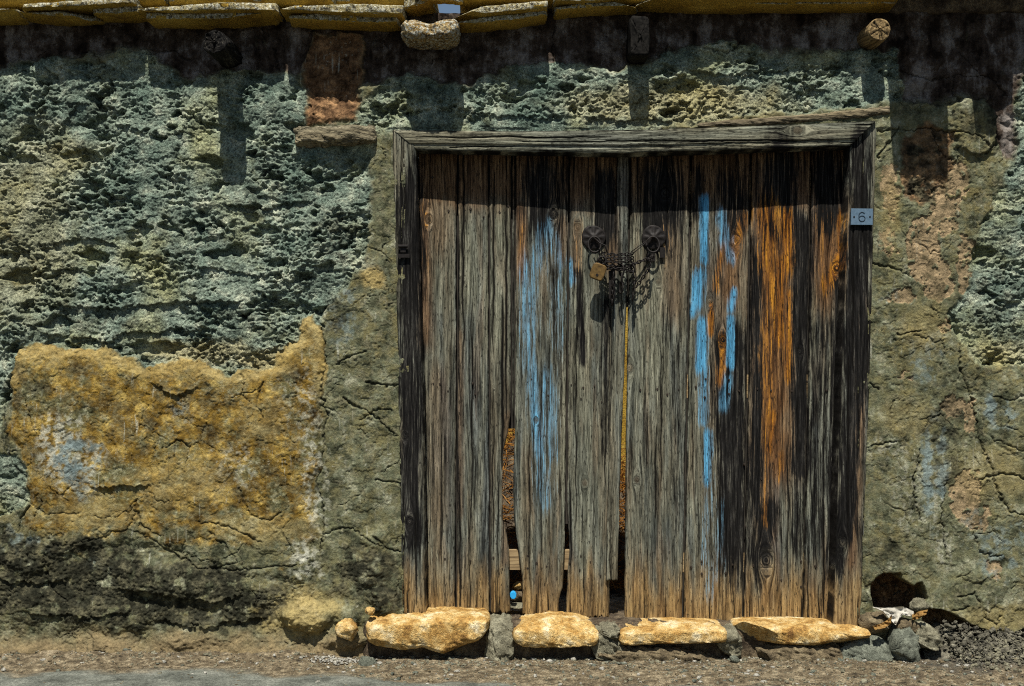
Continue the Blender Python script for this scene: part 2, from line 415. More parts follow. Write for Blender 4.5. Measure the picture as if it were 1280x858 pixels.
def blob(cx, cy, rx, ry, soft=0.45):
    r = np.hypot((PW - cx) / rx, (QW - cy) / ry) + 0.35 * w1
    return sstep(1 + soft, 1 - soft, r)
def blobs(lst, soft=.45):
    m = np.zeros_like(P)
    for b in lst: m = np.maximum(m, blob(*b[:4], soft) * (b[4] if len(b) > 4 else 1))
    return m
def line_d(pts, jit=2.2, pad=40):
    q = np.array(pts, f32); out = np.full(P.shape, 99.0, f32)
    sel = np.nonzero((P > q[:, 0].min() - pad) & (P < q[:, 0].max() + pad) & (Q > q[:, 1].min() - pad) & (Q < q[:, 1].max() + pad))[0]
    a = P[sel] + 5 * w1[sel] + jit * w3[sel]; b = Q[sel] + 5 * w2[sel] + jit * w4[sel]; d2 = np.full(a.shape, 1e9, f32)
    for (x0, y0), (x1, y1) in zip(q[:-1], q[1:]):
        ex, ey = x1 - x0, y1 - y0
        t = np.clip(((a - x0) * ex + (b - y0) * ey) / (ex * ex + ey * ey + 1e-9), 0, 1)
        d2 = np.minimum(d2, (a - x0 - t * ex) ** 2 + (b - y0 - t * ey) ** 2)
    out[sel] = np.sqrt(d2)
    return out

OCHRE_TOP = [(14, 470), (22, 440), (55, 430), (78, 437), (128, 434), (158, 446), (185, 457), (235, 450), (262, 456), (290, 468), (320, 463), (352, 442), (368, 428), (378, 402), (392, 395), (402, 412)]
sd_och = poly_sd(OCHRE_TOP + [(408, 470), (405, 560), (394, 640), (402, 700), (380, 735), (300, 722), (230, 692), (150, 684), (70, 700), (28, 668), (38, 625), (32, 575), (10, 545)])
sd_och2 = poly_sd([(1212, 474), (1250, 462), (1290, 456), (2600, 456), (2600, 575), (1260, 570), (1228, 530)])
sd_rl = poly_sd([(-2600, 84), (20, 84), (60, 74), (110, 78), (150, 74), (182, 60), (192, 66), (204, 84), (240, 100), (290, 88), (330, 92), (368, 94), (384, 120), (384, 168), (470, 160), (464, 200), (458, 330), (440, 346), (412, 380), (402, 412)] + OCHRE_TOP[::-1][1:] + [(6, 500), (0, 540), (-2600, 540)])
sd_rt = poly_sd([(436, 166), (446, 132), (478, 104), (515, 92), (545, 104), (578, 110), (610, 96), (640, 86), (690, 80), (740, 88), (800, 84), (832, 70), (880, 58), (905, 52), (935, 58), (960, 66), (1000, 70), (1060, 64), (1105, 60), (1124, 60), (1126, 128), (1090, 132), (1000, 140), (890, 154), (700, 170), (500, 170)])
sd_rr = poly_sd([(1300, 40), (1276, 100), (1264, 200), (1244, 250), (1226, 290), (1210, 350), (1188, 402), (1195, 430), (1225, 455), (1262, 460), (2600, 455), (2600, 40)])
sd_rd = 40 - np.hypot(PW - 0, QW - 605)
m_ochre = np.maximum(sstep(-2, 2.5, sd_och), sstep(-2, 2.5, sd_och2))
m_rough = np.clip(np.maximum.reduce([sstep(-4, 4, sd_rl), sstep(-4, 4, sd_rt), sstep(-4, 4, sd_rr), sstep(-2, 2, sd_rd) * .8]), 0, 1) * (1 - m_ochre)
m_adobe = np.maximum(.85 * sstep(-3, 3, poly_sd([(1128, 168), (1160, 158), (1190, 164), (1192, 205), (1180, 240), (1150, 254), (1130, 246)])), sstep(-4, 4, poly_sd([(390, 44), (456, 40), (450, 100), (444, 156), (386, 156), (380, 110)])))
topedge = interp([(-3000, 84), (0, 84), (60, 74), (182, 60), (204, 84), (240, 100), (290, 88), (384, 95), (478, 104), (515, 92), (578, 110), (640, 86), (740, 88), (832, 70), (905, 52), (960, 66), (1060, 64), (1120, 60), (1126, 128), (1190, 124), (1232, 120), (1252, 200), (1270, 200), (1290, 40), (3000, 40)], PW)
m_shaded_mud = sstep(8, -8, QW - topedge) * (1 - m_rough) * (1 - m_adobe)  # mud band under the eaves, with shade put into its colour
m_rough *= (1 - m_adobe)

m_chip = sstep(-2, 2, poly_sd([(1190, 134), (1218, 122), (1240, 140), (1246, 165), (1236, 190), (1222, 196), (1196, 186), (1188, 160)]))
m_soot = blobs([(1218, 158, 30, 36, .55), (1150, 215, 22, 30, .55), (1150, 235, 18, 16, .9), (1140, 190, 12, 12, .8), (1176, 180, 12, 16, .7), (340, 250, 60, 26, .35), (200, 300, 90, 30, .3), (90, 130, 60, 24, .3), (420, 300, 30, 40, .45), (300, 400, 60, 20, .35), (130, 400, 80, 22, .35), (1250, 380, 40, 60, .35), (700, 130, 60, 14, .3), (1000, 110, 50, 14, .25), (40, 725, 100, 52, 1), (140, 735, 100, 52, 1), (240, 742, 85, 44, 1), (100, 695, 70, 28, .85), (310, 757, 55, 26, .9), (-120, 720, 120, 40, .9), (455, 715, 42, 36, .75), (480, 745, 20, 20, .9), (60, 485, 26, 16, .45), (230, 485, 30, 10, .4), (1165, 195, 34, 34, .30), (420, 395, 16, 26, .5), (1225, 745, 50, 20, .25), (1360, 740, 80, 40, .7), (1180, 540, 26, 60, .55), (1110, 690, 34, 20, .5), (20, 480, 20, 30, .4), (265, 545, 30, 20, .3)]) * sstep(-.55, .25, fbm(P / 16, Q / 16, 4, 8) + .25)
m_pink = blobs([(1152, 312, 20, 44), (1170, 352, 18, 24), (1128, 372, 20, 9), (1180, 262, 22, 40, .8), (1196, 225, 14, 26, .8), (1112, 236, 14, 34, .8), (1108, 300, 14, 20, .6), (1208, 330, 15, 50, .7), (1190, 505, 16, 14), (1205, 618, 20, 34), (1222, 645, 24, 14), (1188, 405, 18, 8), (1212, 520, 9, 26, .8), (1135, 470, 18, 10, .5), (1240, 710, 8, 14, .9)]) * (1 - m_rough * .8) * sstep(-.7, 0, fbm(P / 14, Q / 14, 4, 9) + .15)
m_pale = blobs([(78, 560, 32, 44, .75), (110, 590, 26, 30, .6), (390, 590, 12, 90, .6), (384, 700, 22, 26, .85), (388, 520, 18, 60, .5), (300, 586, 32, 26, .45), (370, 500, 26, 40, .35), (1135, 620, 26, 50, .35), (1110, 560, 30, 16, .4), (1170, 640, 8, 60, .5), (1180, 690, 12, 22, .5), (470, 340, 16, 10, .3), (408, 620, 5, 60, .5), (430, 560, 6, 60, .3), (1120, 200, 10, 22, .3)]) * sstep(-.35, .3, fbm(P / 9, Q / 9, 4, 10) + .1)
m_blue = blobs([(95, 575, 30, 30, .9), (112, 610, 16, 20, .6), (50, 682, 18, 14, .6), (130, 705, 22, 18, .5), (228, 515, 22, 16, .4), (1165, 590, 16, 70, .8), (1245, 512, 20, 26, .8), (1160, 450, 24, 40, .5), (1250, 690, 34, 40, .55), (430, 400, 22, 40, .55), (1110, 385, 14, 30, .4), (1215, 660, 20, 30, .4), (20, 675, 34, 16, .6)]) * sstep(-.5, .3, fbm(P / 20, Q / 20, 4, 11) + .1)
def erode(m, sc=6.0, seed=140, k=.55):
    return m * sstep(.30, .58, m * .62 + k * (fbm(P / sc, Q / sc, 4, seed, .6) + .22) + .06)
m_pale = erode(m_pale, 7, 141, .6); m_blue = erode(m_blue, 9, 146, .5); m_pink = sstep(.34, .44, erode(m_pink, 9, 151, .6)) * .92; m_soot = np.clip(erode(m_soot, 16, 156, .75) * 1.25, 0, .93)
m_yel = blobs([(1150, 410, 26, 30, .3), (1130, 520, 30, 24, .25), (1112, 270, 12, 40, .3), (230, 600, 60, 30, .4), (120, 640, 50, 20, .45), (330, 520, 30, 30, .3), (465, 335, 18, 26, .0), (466, 346, 14, 12, .9), (30, 290, 60, 120, .30), (60, 200, 50, 30, .28), (250, 440, 70, 14, .5), (330, 450, 40, 14, .6), (850, 130, 140, 26, .45), (1260, 440, 40, 16, .4), (385, 765, 34, 26, .75), (345, 770, 30, 20, .5), (330, 660, 60, 16, .45), (1245, 770, 60, 16, .4), (1240, 590, 50, 34, .3), (190, 440, 60, 10, .0)])
m_yel = np.maximum(m_yel, sstep(26, 4, sd_och) * sstep(-1, 3, sd_och) * sstep(500, 470, Q) * .75)
m_dust = sstep(775, 812, Q + 18 * w1) * (P < 1150) * .95
m_crack = np.zeros_like(P)
# scrapes: pale drips and dark runs on the smooth coats
drip = fbm(P / 2.6, Q / 46, 3, 160); dmask = sstep(.0, .5, fbm(P / 70, Q / 60, 3, 163))
m_pale = np.maximum(m_pale, sstep(.42, .58, drip) * dmask * .55 * (1 - m_rough) * (1 - m_shaded_mud))
m_soot = np.maximum(m_soot, sstep(.44, .62, fbm(P / 5, Q / 34, 3, 166)) * sstep(.1, .5, fbm(P / 60, Q / 70, 3, 169)) * .6 * (1 - m_rough))
m_pale = np.maximum(m_pale, sstep(.40, .55, fbm(P / 5, Q / 5, 4, 172, .65)) * sstep(.05, .4, fbm(P / 50, Q / 50, 3, 175)) * .6 * (1 - m_rough) * (1 - m_shaded_mud))

# relief, metres outward
fine = 0.0016 * fbm(P / 6, Q / 6, 3, 20)
h_smooth = 0.008 * fbm(P / 120, Q / 120, 2, 21) + 0.0022 * fbm(P / 30, Q / 30, 3, 22) + fine * .8
pit = sstep(.16, .42, fbm(P / 30, Q / 22, 4, 123)); pit2 = sstep(.20, .40, fbm(P / 13, Q / 9, 3, 127))
amod = .22 + .95 * sstep(-.35, .45, fbm(P / 80, Q / 55, 3, 125))
h_rough = - .034 * sstep(.28, .48, fbm(P / 48, Q / 30, 4, 223)) - .022 * pit * amod - .014 * pit2 * amod + 0.024 * fbm(P / 95, Q / 70, 3, 23) + (.4 + .6 * amod) * 0.020 * (billow(PW / 40, QW / 30, 2, 25) - .25) + amod * 0.010 * (billow(P / 12 + .1 * w3, Q / 10, 2, 27) - .25) + 0.0080 * amod * fbm(P / 6.5, Q / 5, 2, 29) + (.45 + .55 * amod) * 0.0040 * perlin(P / 2.9, Q / 2.5, 30)
h_mud = 0.018 * fbm(P / 50, Q / 70, 3, 31) + 0.024 * (billow(P / 26, Q / 30, 2, 33) - .25) + 2 * fine
calm = sstep(60, 130, Q) * sstep(235, 165, Q) * 0.35 + sstep(0, 60, P) * 0
h = h_smooth + 0.010
h = h + (h_rough * (1 - .0 * calm) + 0.004 - h) * m_rough
lip = np.clip(sd_och / 12, 0, 1); lip2 = np.clip(sd_och2 / 26, 0, 1)
h_och = 0.005 + 0.014 * np.maximum(lip, lip2) ** 0.8 + h_smooth * 1.3 + 0.0024 * fbm(P / 16, Q / 16, 4, 35)
h = h + (h_och - h) * m_ochre
h = h + (h_mud - 0.028 - h) * m_shaded_mud
h = h + (-0.022 * (P < 700) + 0.012 * (billow(P / 9, Q / 9, 2, 37) - .2) + 0.006 * fbm(P / 20, Q / 20, 3, 36) + 0.03 * sstep(118, 150, Q) * (P < 700) - h) * m_adobe
h = h + m_chip * (0.016 + .004 * w1) - .005 * m_pink
# plaster tapers to the level of the door frame round the frame
nearframe = sstep(26, 4, np.abs(Q - 163)) * sstep(470, 500, P) * sstep(1110, 1090, P)
h = h * (1 - .75 * nearframe) + .006 * nearframe
# ledges: a step down below the line throws a shadow
def ledge(pts, a, fall=22, below=10):
    global h
    x0, x1 = pts[0][0], pts[-1][0]
    ly = interp(pts, P) + 6 * w2 + 3 * w4
    win = sstep(x0 - 12, x0 + 12, P + 8 * w1) * sstep(x1 + 12, x1 - 12, P + 8 * w1)
    dy = Q - ly; a = a * np.where(Q > 690, .45, .85)
    h = h + win * (a * np.where(dy < 0, np.exp(dy / fall), -0.35 * np.exp(-dy / below)))
ledge([(60, 378), (130, 388), (190, 380), (300, 376)], .016)
ledge([(60, 418), (130, 426), (170, 415), (250, 412)], .014)
ledge([(250, 335), (330, 345), (400, 340)], .010)
ledge([(70, 168), (100, 128), (160, 138)], .012)
ledge([(150, 155), (200, 172), (240, 160)], .010)
ledge([(280, 255), (330, 262), (390, 250)], .014)
ledge([(60, 305), (120, 298), (150, 310)], .012)
ledge([(860, 90), (920, 95), (985, 88)], .012)
ledge([(730, 148), (790, 152), (860, 146)], .012)
ledge([(580, 142), (640, 146), (700, 150)], .010)
ledge([(1196, 432), (1225, 458), (1270, 462)], -.004)
ledge([(120, 606), (150, 609), (184, 606)], .014, 8, 5)
ledge([(150, 735), (210, 742), (270, 752), (300, 745)], .030, 26, 14)
ledge([(0, 722), (50, 730), (90, 724)], .026, 26, 14)
ledge([(40, 762), (110, 772), (160, 764)], .020)
ledge([(200, 775), (260, 782), (330, 772)], .024, 20, 10)
ledge([(358, 780), (385, 790), (410, 786)], .034, 20, 8)
ledge([(196, 480), (225, 492), (245, 484)], .012, 10, 8)
ledge([(1200, 720), (1215, 726), (1235, 722)], .010, 10, 6)
# lumps of stone showing through the foot of the wall
for cx, cy, rx, ry, a in [(385, 768, 36, 20, .05), (300, 742, 60, 30, .03), (205, 722, 74, 28, .04), (60, 758, 60, 34, .04), (150, 772, 56, 26, .035), (245, 790, 60, 18, .03), (40, 700, 40, 22, .03), (470, 700, 30, 40, .02), (485, 752, 24, 18, .035), (430, 770, 24, 22, .03), (440, 795, 40, 14, .03), (145, 45, 22, 16, .02), (1240, 745, 70, 40, .02), (-160, 740, 90, 50, .05), (1400, 740, 90, 50, .05), (470, 62, 16, 14, .02), (330, 50, 26, 26, .018), (60, 56, 34, 22, .02), (640, 60, 40, 24, .015), (760, 45, 26, 24, .015), (960, 45, 28, 26, .016), (1020, 45, 24, 26, .016), (1150, 80, 30, 40, .018), (1230, 90, 36, 30, .02)]:
    h = h + a * (.5 if cy > 600 and not 380 < cx < 500 else 1) * sstep(1.15, .35, np.hypot((PW - cx) / rx, (QW - cy) / ry))
h = h + 0.03 * sstep(785, 825, Q + 10 * w1) * (P < 1120) * sstep(470, 430, P)
# the hole by the right jamb and the undercut foot
sd_hole = poly_sd([(1088, 742), (1090, 728), (1104, 718), (1124, 716), (1128, 724), (1140, 732), (1152, 726), (1158, 748), (1150, 766), (1110, 768), (1094, 762)], x=P + 3 * w1 + w3, y=Q + 3 * w2 + w4)
hole = sstep(-1.5, 5, sd_hole)
foot_line = interp([(1150, 756), (1185, 764), (1210, 778), (1242, 792), (1262, 792), (1290, 776), (1400, 770), (2200, 775)], P) + 2.5 * w2 + w4
foot = sstep(-1, 4, Q - foot_line) * sstep(1150, 1162, P)
h = h + .012 * np.exp(-np.clip(foot_line - Q, 0, 200) / 20) * (Q < foot_line) * sstep(1165, 1200, P)
h = h * (1 - hole) + (-0.15 + .03 * fbm(P / 12, Q / 12, 3, 39)) * hole
h = h * (1 - foot) + (-0.09 + .03 * fbm(P / 14, Q / 14, 3, 38)) * foot
for nm in (m_soot, m_pale, m_blue, m_pink): nm *= (1 - hole)
m_adobe = np.maximum(m_adobe, np.maximum(hole, foot))

soil = np.maximum(m_soot, sstep(650, 740, Q) * (P < 410) * .6) * (1 - m_rough)
h = h + soil * (.010 * (billow(P / 26, Q / 18, 3, 132) - .25) + .006 * (billow(P / 8, Q / 6, 2, 136) - .25) + .003 * perlin(P / 3.5, Q / 3.2, 139))
# plaster stops at the frame posts
frame_l = interp([(150, 490), (790, 503)], Q); frame_r = interp([(150, 1096), (790, 1075)], Q)
low = np.maximum(sstep(-34, -3, P - frame_l), 0) * sstep(34, 3, P - frame_r) * (Q > 160) * (Q < 800)
h = np.minimum(h, h * (1 - low) + low * (.004 + .004 * w1))
# cracks at their places in the photograph
CR = [[(402, 412), (407, 445), (403, 480), (409, 520), (404, 560), (398, 610), (404, 640), (402, 690)],
      [(404, 410), (398, 395), (420, 372)], [(10, 545), (4, 500), (14, 470)], [(10, 545), (14, 580), (36, 600), (38, 630), (24, 662)],
      [(160, 660), (190, 672), (215, 690), (250, 708), (290, 712), (345, 706), (372, 705)], [(60, 690), (70, 680), (110, 676), (160, 660), (172, 640)],
      [(172, 625), (176, 655), (200, 668)], [(270, 710), (300, 700), (262, 665)], [(60, 690), (62, 730), (90, 750)],
      [(330, 480), (322, 505), (330, 520)], [(205, 560), (225, 552), (240, 560)],
      [(420, 456), (440, 445), (460, 440)], [(430, 500), (465, 520), (498, 545)], [(450, 525), (475, 510), (490, 514)], [(460, 480), (500, 482)],
      [(470, 600), (500, 604), (520, 612)], [(405, 668), (440, 660), (460, 676), (498, 690)], [(470, 672), (486, 686), (500, 690)],
      [(1128, 90), (1160, 98), (1200, 92), (1240, 96), (1262, 120)], [(1100, 165), (1140, 162), (1190, 165), (1220, 170), (1238, 190)], [(1122, 160), (1112, 180), (1098, 198)],
      [(1164, 162), (1175, 185), (1190, 200)], [(1140, 128), (1190, 128), (1230, 120), (1246, 150), (1244, 180), (1230, 195)], [(1196, 95), (1192, 120), (1200, 128)],
      [(1196, 430), (1200, 465), (1215, 500), (1222, 540), (1234, 575)], [(1240, 495), (1262, 500), (1290, 492)], [(1234, 575), (1246, 610), (1262, 640), (1280, 645)], [(1240, 545), (1262, 560), (1290, 565)],
      [(1225, 600), (1255, 590), (1285, 600)], [(1215, 660), (1225, 690), (1240, 695), (1252, 690)], [(1195, 745), (1215, 742), (1222, 752)], [(1190, 762), (1210, 758)], [(1230, 772), (1245, 776), (1250, 768)],
      [(1090, 330), (1115, 336), (1140, 345)], [(1120, 420), (1150, 414)], [(1090, 560), (1120, 552)], [(1086, 480), (1096, 484)], [(1150, 560), (1140, 600), (1150, 660)],
      [(692, 30), (688, 60), (690, 85)], [(70, 60), (110, 64), (130, 80)], [(180, 66), (215, 60), (236, 75)], [(340, 60), (350, 90)], [(880, 60), (905, 72), (930, 50)],
      [(1180, 600), (1176, 650), (1182, 700)], [(300, 610), (312, 640), (340, 650), (352, 640)], [(250, 650), (290, 662), (330, 676)], [(20, 620), (60, 640), (100, 640)]]
for k, c in enumerate(CR):
    d = line_d(c); w = 1.15 + .4 * math.sin(k * 2.3)
    wd = w * (0.8 + .5 * w1)
    g = np.exp(-(d / np.maximum(wd, .7)) ** 2)
    h = h - 0.009 * g * (1 - .35 * m_ochre) + .003 * np.exp(-((d - 3.5) / 2.5) ** 2) * sstep(-.2, .4, w2)
    m_crack = np.maximum(m_crack, sstep(.35, .85, g) * .8)
# fine craze of the smooth plasters
smoothm = (1 - m_rough) * (1 - hole) * (1 - foot)
for sc, th, seed, dep in ((62, .022, 71, .006), (24, .028, 74, .0035)):
    f1, f2 = worley((PW + 6 * w2) / sc, (QW + 6 * w1) / sc, seed)
    g = sstep(th, th * .3, f2 - f1) * sstep(.05, .5, fbm(P / 55, Q / 55, 3, seed + 1) + (.1 if sc > 30 else -.02)) * smoothm
    h = h - dep * g
    m_crack = np.maximum(m_crack, g * .6)
# flaked patches: thin layers with crisp edges
fl = fbm(P / 46, Q / 40, 5, 78, .6)
h = h + .0028 * sstep(.02, .06, fl) * smoothm * (1 - m_shaded_mud) + .002 * sstep(.28, .31, fl) * smoothm

# grid to world, with a small sideways crumble on the rough coat
y = -h
X = wx(P) + m_rough * 0.0035 * perlin(P / 6, Q / 6, 90); Z = wz(Q) + m_rough * 0.0035 * perlin(P / 6 + 40, Q / 6, 91)
nx_ = wshape[1]; F = grid_faces(nx_, wshape[0])
cp = P[F].mean(1); cq = Q[F].mean(1)
lft = interp([(150, 506), (790, 517)], cq); rgt = interp([(150, 1080), (800, 1060)], cq)
keep = ~((cp > lft) & (cp < rgt) & (cq > 176) & (cq < 782))
F = F[keep]
used = np.zeros(len(P), bool); used[F.ravel()] = True
remap = np.cumsum(used) - 1
F = remap[F][:, ::-1]
V = np.stack([X, y, Z], 1)[used]
fade = sstep(.0, .5, (690 - Q) / 110 + .6 * fbm(P / 22, Q / 18, 4, 181)) * sstep(-.1, .5, (414 - P) / 60 + .4 * fbm(P / 16, Q / 30, 4, 185) + (P > 900) * 9 + (Q < 470) * 1)
ma = np.stack([m_rough, m_ochre * fade, m_shaded_mud, m_adobe], 1)[used]
mb = np.stack([m_soot, m_pink, m_pale, m_blue], 1)[used]
mc = np.stack([m_crack, m_crack * 0, m_yel, m_dust], 1)[used]
plaster = quad_mesh('plaster', V, F, M['wall'], wall, attrs={'mask_a': np.clip(ma, 0, 1), 'mask_b': np.clip(mb, 0, 1), 'mask_c': np.clip(mc, 0, 1)})
del PW, QW

# masonry core behind the plaster, leaving the doorway open
core = MB()
zt = float(wz(15))
core.box(((-3.6 + wx(505)) / 2, .29, zt / 2 - .1), (wx(505) + 3.6, .26, zt + .2))
core.box(((3.6 + wx(1079)) / 2, .29, zt / 2 - .1), (3.6 - wx(1079), .26, zt + .2))
core.box(((wx(505) + wx(1079)) / 2, .27, (zt + wz(176)) / 2), (wx(1079) - wx(505), .30, zt - wz(176)))
core.box(((-3.6 + wx(505)) / 2, .14, zt - .03), (wx(505) + 3.6, .07, .06)); core.box((wx(1460), .14, zt - .03), (2.3, .07, .06))
core.build('masonry_core', M['core'], wall, smooth=False)

# ------------------------------------------------------------------ lofted stones and timbers
def loft(name, mat, parent, secs, n=44, m=None, e=3.5, amp=.006, nscale=12.0, seed=1, facet=.5, endround=.03, attrs=False, axis_wood=True, amp2=.0015, chips=0):
    """secs: (x, z_top, z_bottom, y_front, y_back) world metres, x rising. A rounded body with uneven, chipped skin."""
    q = np.array(secs, float)
    L = q[-1, 0] - q[0, 0]
    m = m or max(10, int(L / .006))
    u = np.linspace(0, 1, m)
    u = .5 - .5 * np.cos(u * np.pi) * (0.35) - (.5 - u) * .65 if True else u
    xs = q[0, 0] + (q[-1, 0] - q[0, 0]) * np.clip(u, 0, 1)
    zt_, zb_, yf, yb = (np.interp(xs, q[:, 0], q[:, k]) for k in range(1, 5))
    de = np.minimum(xs - q[0, 0], q[-1, 0] - xs)
    er = np.clip(de / endround, 0, 1); sh = (1 - (1 - er) ** 2.4) ** (1 / 2.4) * .96 + .04
    th = np.linspace(0, 2 * np.pi, n, endpoint=False)
    c, s_ = np.cos(th), np.sin(th)
    cy_ = np.sign(c) * np.abs(c) ** (2 / e); cz_ = np.sign(s_) * np.abs(s_) ** (2 / e)
    Yc, Zc = (yf + yb) / 2, (zt_ + zb_) / 2
    ry, rz = (yb - yf) / 2 * sh, (zt_ - zb_) / 2 * sh
    Y_ = Yc[:, None] + ry[:, None] * cy_; Z_ = Zc[:, None] + rz[:, None] * cz_
    X_ = np.repeat(xs[:, None], n, 1)
    pt = np.stack([X_, Y_, Z_], -1).reshape(-1, 3)
    ctr = np.stack([X_, np.repeat(Yc[:, None], n, 1), np.repeat(Zc[:, None], n, 1)], -1).reshape(-1, 3)
    dr = pt - ctr; dr /= np.linalg.norm(dr, axis=1, keepdims=True) + 1e-9
    sm = (pt + seed * 1.37).astype(f32)
    k = noise3(sm * nscale, seed) + .5 * noise3(sm * nscale * 2.3, seed + 1) + facet * (np.abs(noise3(sm * nscale * 1.4, seed + 2)) * 2 - .5)
    k2 = noise3(sm * nscale * 7, seed + 3) + .6 * noise3(sm * nscale * 15, seed + 4)
    if chips:
        rc_ = np.random.RandomState(seed); cc = pt.mean(0); sc_ = np.array([max(L, .05), yb.mean() - yf.mean(), (zt_ - zb_).mean()])
        for _ in range(chips):
            nv_ = rc_.randn(3) * [.8, 1, 1]; nv_[1] = -abs(nv_[1]); nv_ = nv_ / np.linalg.norm(nv_) / sc_; nv_ /= np.linalg.norm(nv_)
            dd = (pt - cc) @ nv_; q_ = np.quantile(dd, rc_.uniform(.86, .97)); over = np.maximum(0, dd - q_); pt = pt - nv_ * (over * .92)[:, None]
    pt = pt + dr * (amp * k + amp2 * k2)[:, None]
    pt[:, 0] += amp * 1.2 * noise3(sm * nscale * 1.1 + 9, seed + 6)
    i = np.arange(m * n).reshape(m, n); j = np.roll(i, -1, 1)
    Fq = np.stack([i[:-1], j[:-1], j[1:], i[1:]], -1).reshape(-1, 4)
    faces = Fq.tolist() + [tuple(i[0][::-1]), tuple(i[-1])]
    o = link_mesh(name, pt, faces, mat, parent)
    if attrs:
        me = o.data
        g = np.stack([pt[:, 2] + pt[:, 1] * .6, pt[:, 0] * .03, np.full(len(pt), seed * .71)], 1) if axis_wood else np.stack([pt[:, 0] + pt[:, 2], pt[:, 1] * .03, np.full(len(pt), seed * .71)], 1)
        a = me.attributes.new('grain_co', 'FLOAT_VECTOR', 'POINT'); a.data.foreach_set('vector', np.ascontiguousarray(g, f32).ravel())
        for nm, val in (attrs.items() if isinstance(attrs, dict) else []):
            a = me.attributes.new(nm, 'FLOAT_COLOR', 'POINT'); a.data.foreach_set('color', np.tile(np.array(val, f32), len(pt)))
    return o
def px_secs(rows, yf, yb, yref=None):
    """rows: (px, py_top, py_bottom) as seen on the front face"""
    r = yf if yref is None else yref
    return [(float(wx(p, r)), float(wz(t, r)), float(wz(b, r)), yf, yb) for p, t, b in rows]

# eaves: flat roof stones, each one a piece of the wall
SL = [([(-90, 8, 19), (-20, 9, 20), (22, 10, 20)], -.085), ([(24, 4, 15), (90, 0, 10), (168, -6, 4)], -.095), ([(20, 15, 22), (80, 13, 22), (118, 12, 20)], -.070),
      ([(112, 5, 19), (150, 4, 19), (176, 4, 17)], -.065), ([(168, 5, 16), (250, 2, 15), (345, 1, 14)], -.095), ([(346.5, 1, 15), (430, 3, 18), (506, 5, 20)], -.095), ([(180, 15, 25), (280, 14, 26), (342, 13, 25)], -.075), ([(358, 14, 25), (440, 17, 29), (500, 19, 30)], -.07),
      ([(564, 10, 20), (576, 9, 22), (620, 5, 18), (686, -1, 11)], -.092), ([(572, 21, 32), (640, 17, 27), (685, 10, 19)], -.072), ([(691, -10, 3), (740, -11, 3), (794, -12, 1)], -.088), ([(692, 3, 14), (750, 2, 10), (800, 0, 8)], -.07),
      ([(794, -12, 2), (950, -12, 1), (1124, -13, 0)], -.09), ([(800, 1, 9), (950, 0, 7), (1122, -1, 6)], -.066), ([(503, -12, 10), (530, -12, 10), (538, -10, 11), (545, -10, 7)], -.075), ([(518, -24, -2), (540, -23, 1), (556, -23, -1), (578, -24, 2)], -.0855),
      ([(-340, 6, 22), (-200, 6, 22), (-88, 6, 22)], -.09)]
def roof_stone(name, secs, **kw):
    """weathered lichen on the outer faces, raw yellow stone on the sheltered bed"""
    o = loft(name, M['slab'], wall, secs, **kw); o.data.materials.append(M['raw'])
    nz_ = np.zeros(len(o.data.polygons) * 3, f32); o.data.polygons.foreach_get('normal', nz_); nz_ = nz_.reshape(-1, 3)[:, 2]
    o.data.polygons.foreach_set('material_index', (nz_ < -.45).astype(np.int32)); return o
for k, (r, yf) in enumerate(SL):
    narrow = r[-1][0] - r[0][0] < 40
    roof_stone('roof_slab', px_secs(r, yf * 1.45, .02 if narrow else (-.05 if yf == -.0855 else .30)), n=56, e=7, amp=.006, nscale=11, seed=100 + k * 7, endround=.012, facet=.8, amp2=.0028, chips=4)
# second course above, and unseen deeper slabs added to cast the right-hand shadow
UP = [(-330, -20, -.115), (-24, 210, -.11), (206, 420, -.12), (416, 512, -.10), (571, 760, -.11), (755, 960, -.12), (955, 1130, -.12)]
for k, (a, b, yf) in enumerate(UP):
    roof_stone('roof_slab', px_secs([(a, -34, 7 if a < 560 else 2), (b, -34, 7 if a < 500 else 1)], yf * 1.45 + .08, .36), n=28, e=5, amp=.004, nscale=6, seed=300 + k, endround=.02)
SHADOW_SLABS = [(1102, 1176, -.265), (1168, 1212, -.175), (1204, 1242, -.225), (1232, 1264, -.155), (1254, 1406, -.115), (1396, 1640, -.13)]  # above the view; each projection is set to shape the shadow below
for k, (a, b, yf) in enumerate(SHADOW_SLABS):
    roof_stone('roof_slab', px_secs([(a, -52, -26), (b, -52, -26)], yf * 1.55, .36 - .01 * k, 0), n=28, e=6, amp=.003, nscale=8, seed=340 + k, endround=.012)
loft('eave_block', M['block'], wall, px_secs([(499, 22, 44), (515, 21, 49), (535, 27, 50), (556, 20, 49), (573, 20, 46)], -.19, .02), n=56, e=3.2, amp=.007, nscale=22, seed=61, endround=.03, amp2=.003)
loft('wall_stone', M['core'], wall, px_secs([(1098, -30, 14), (1400, -30, 16), (1700, -30, 16)], 0.0, .12), n=30, e=6, amp=.01, nscale=6, seed=67)
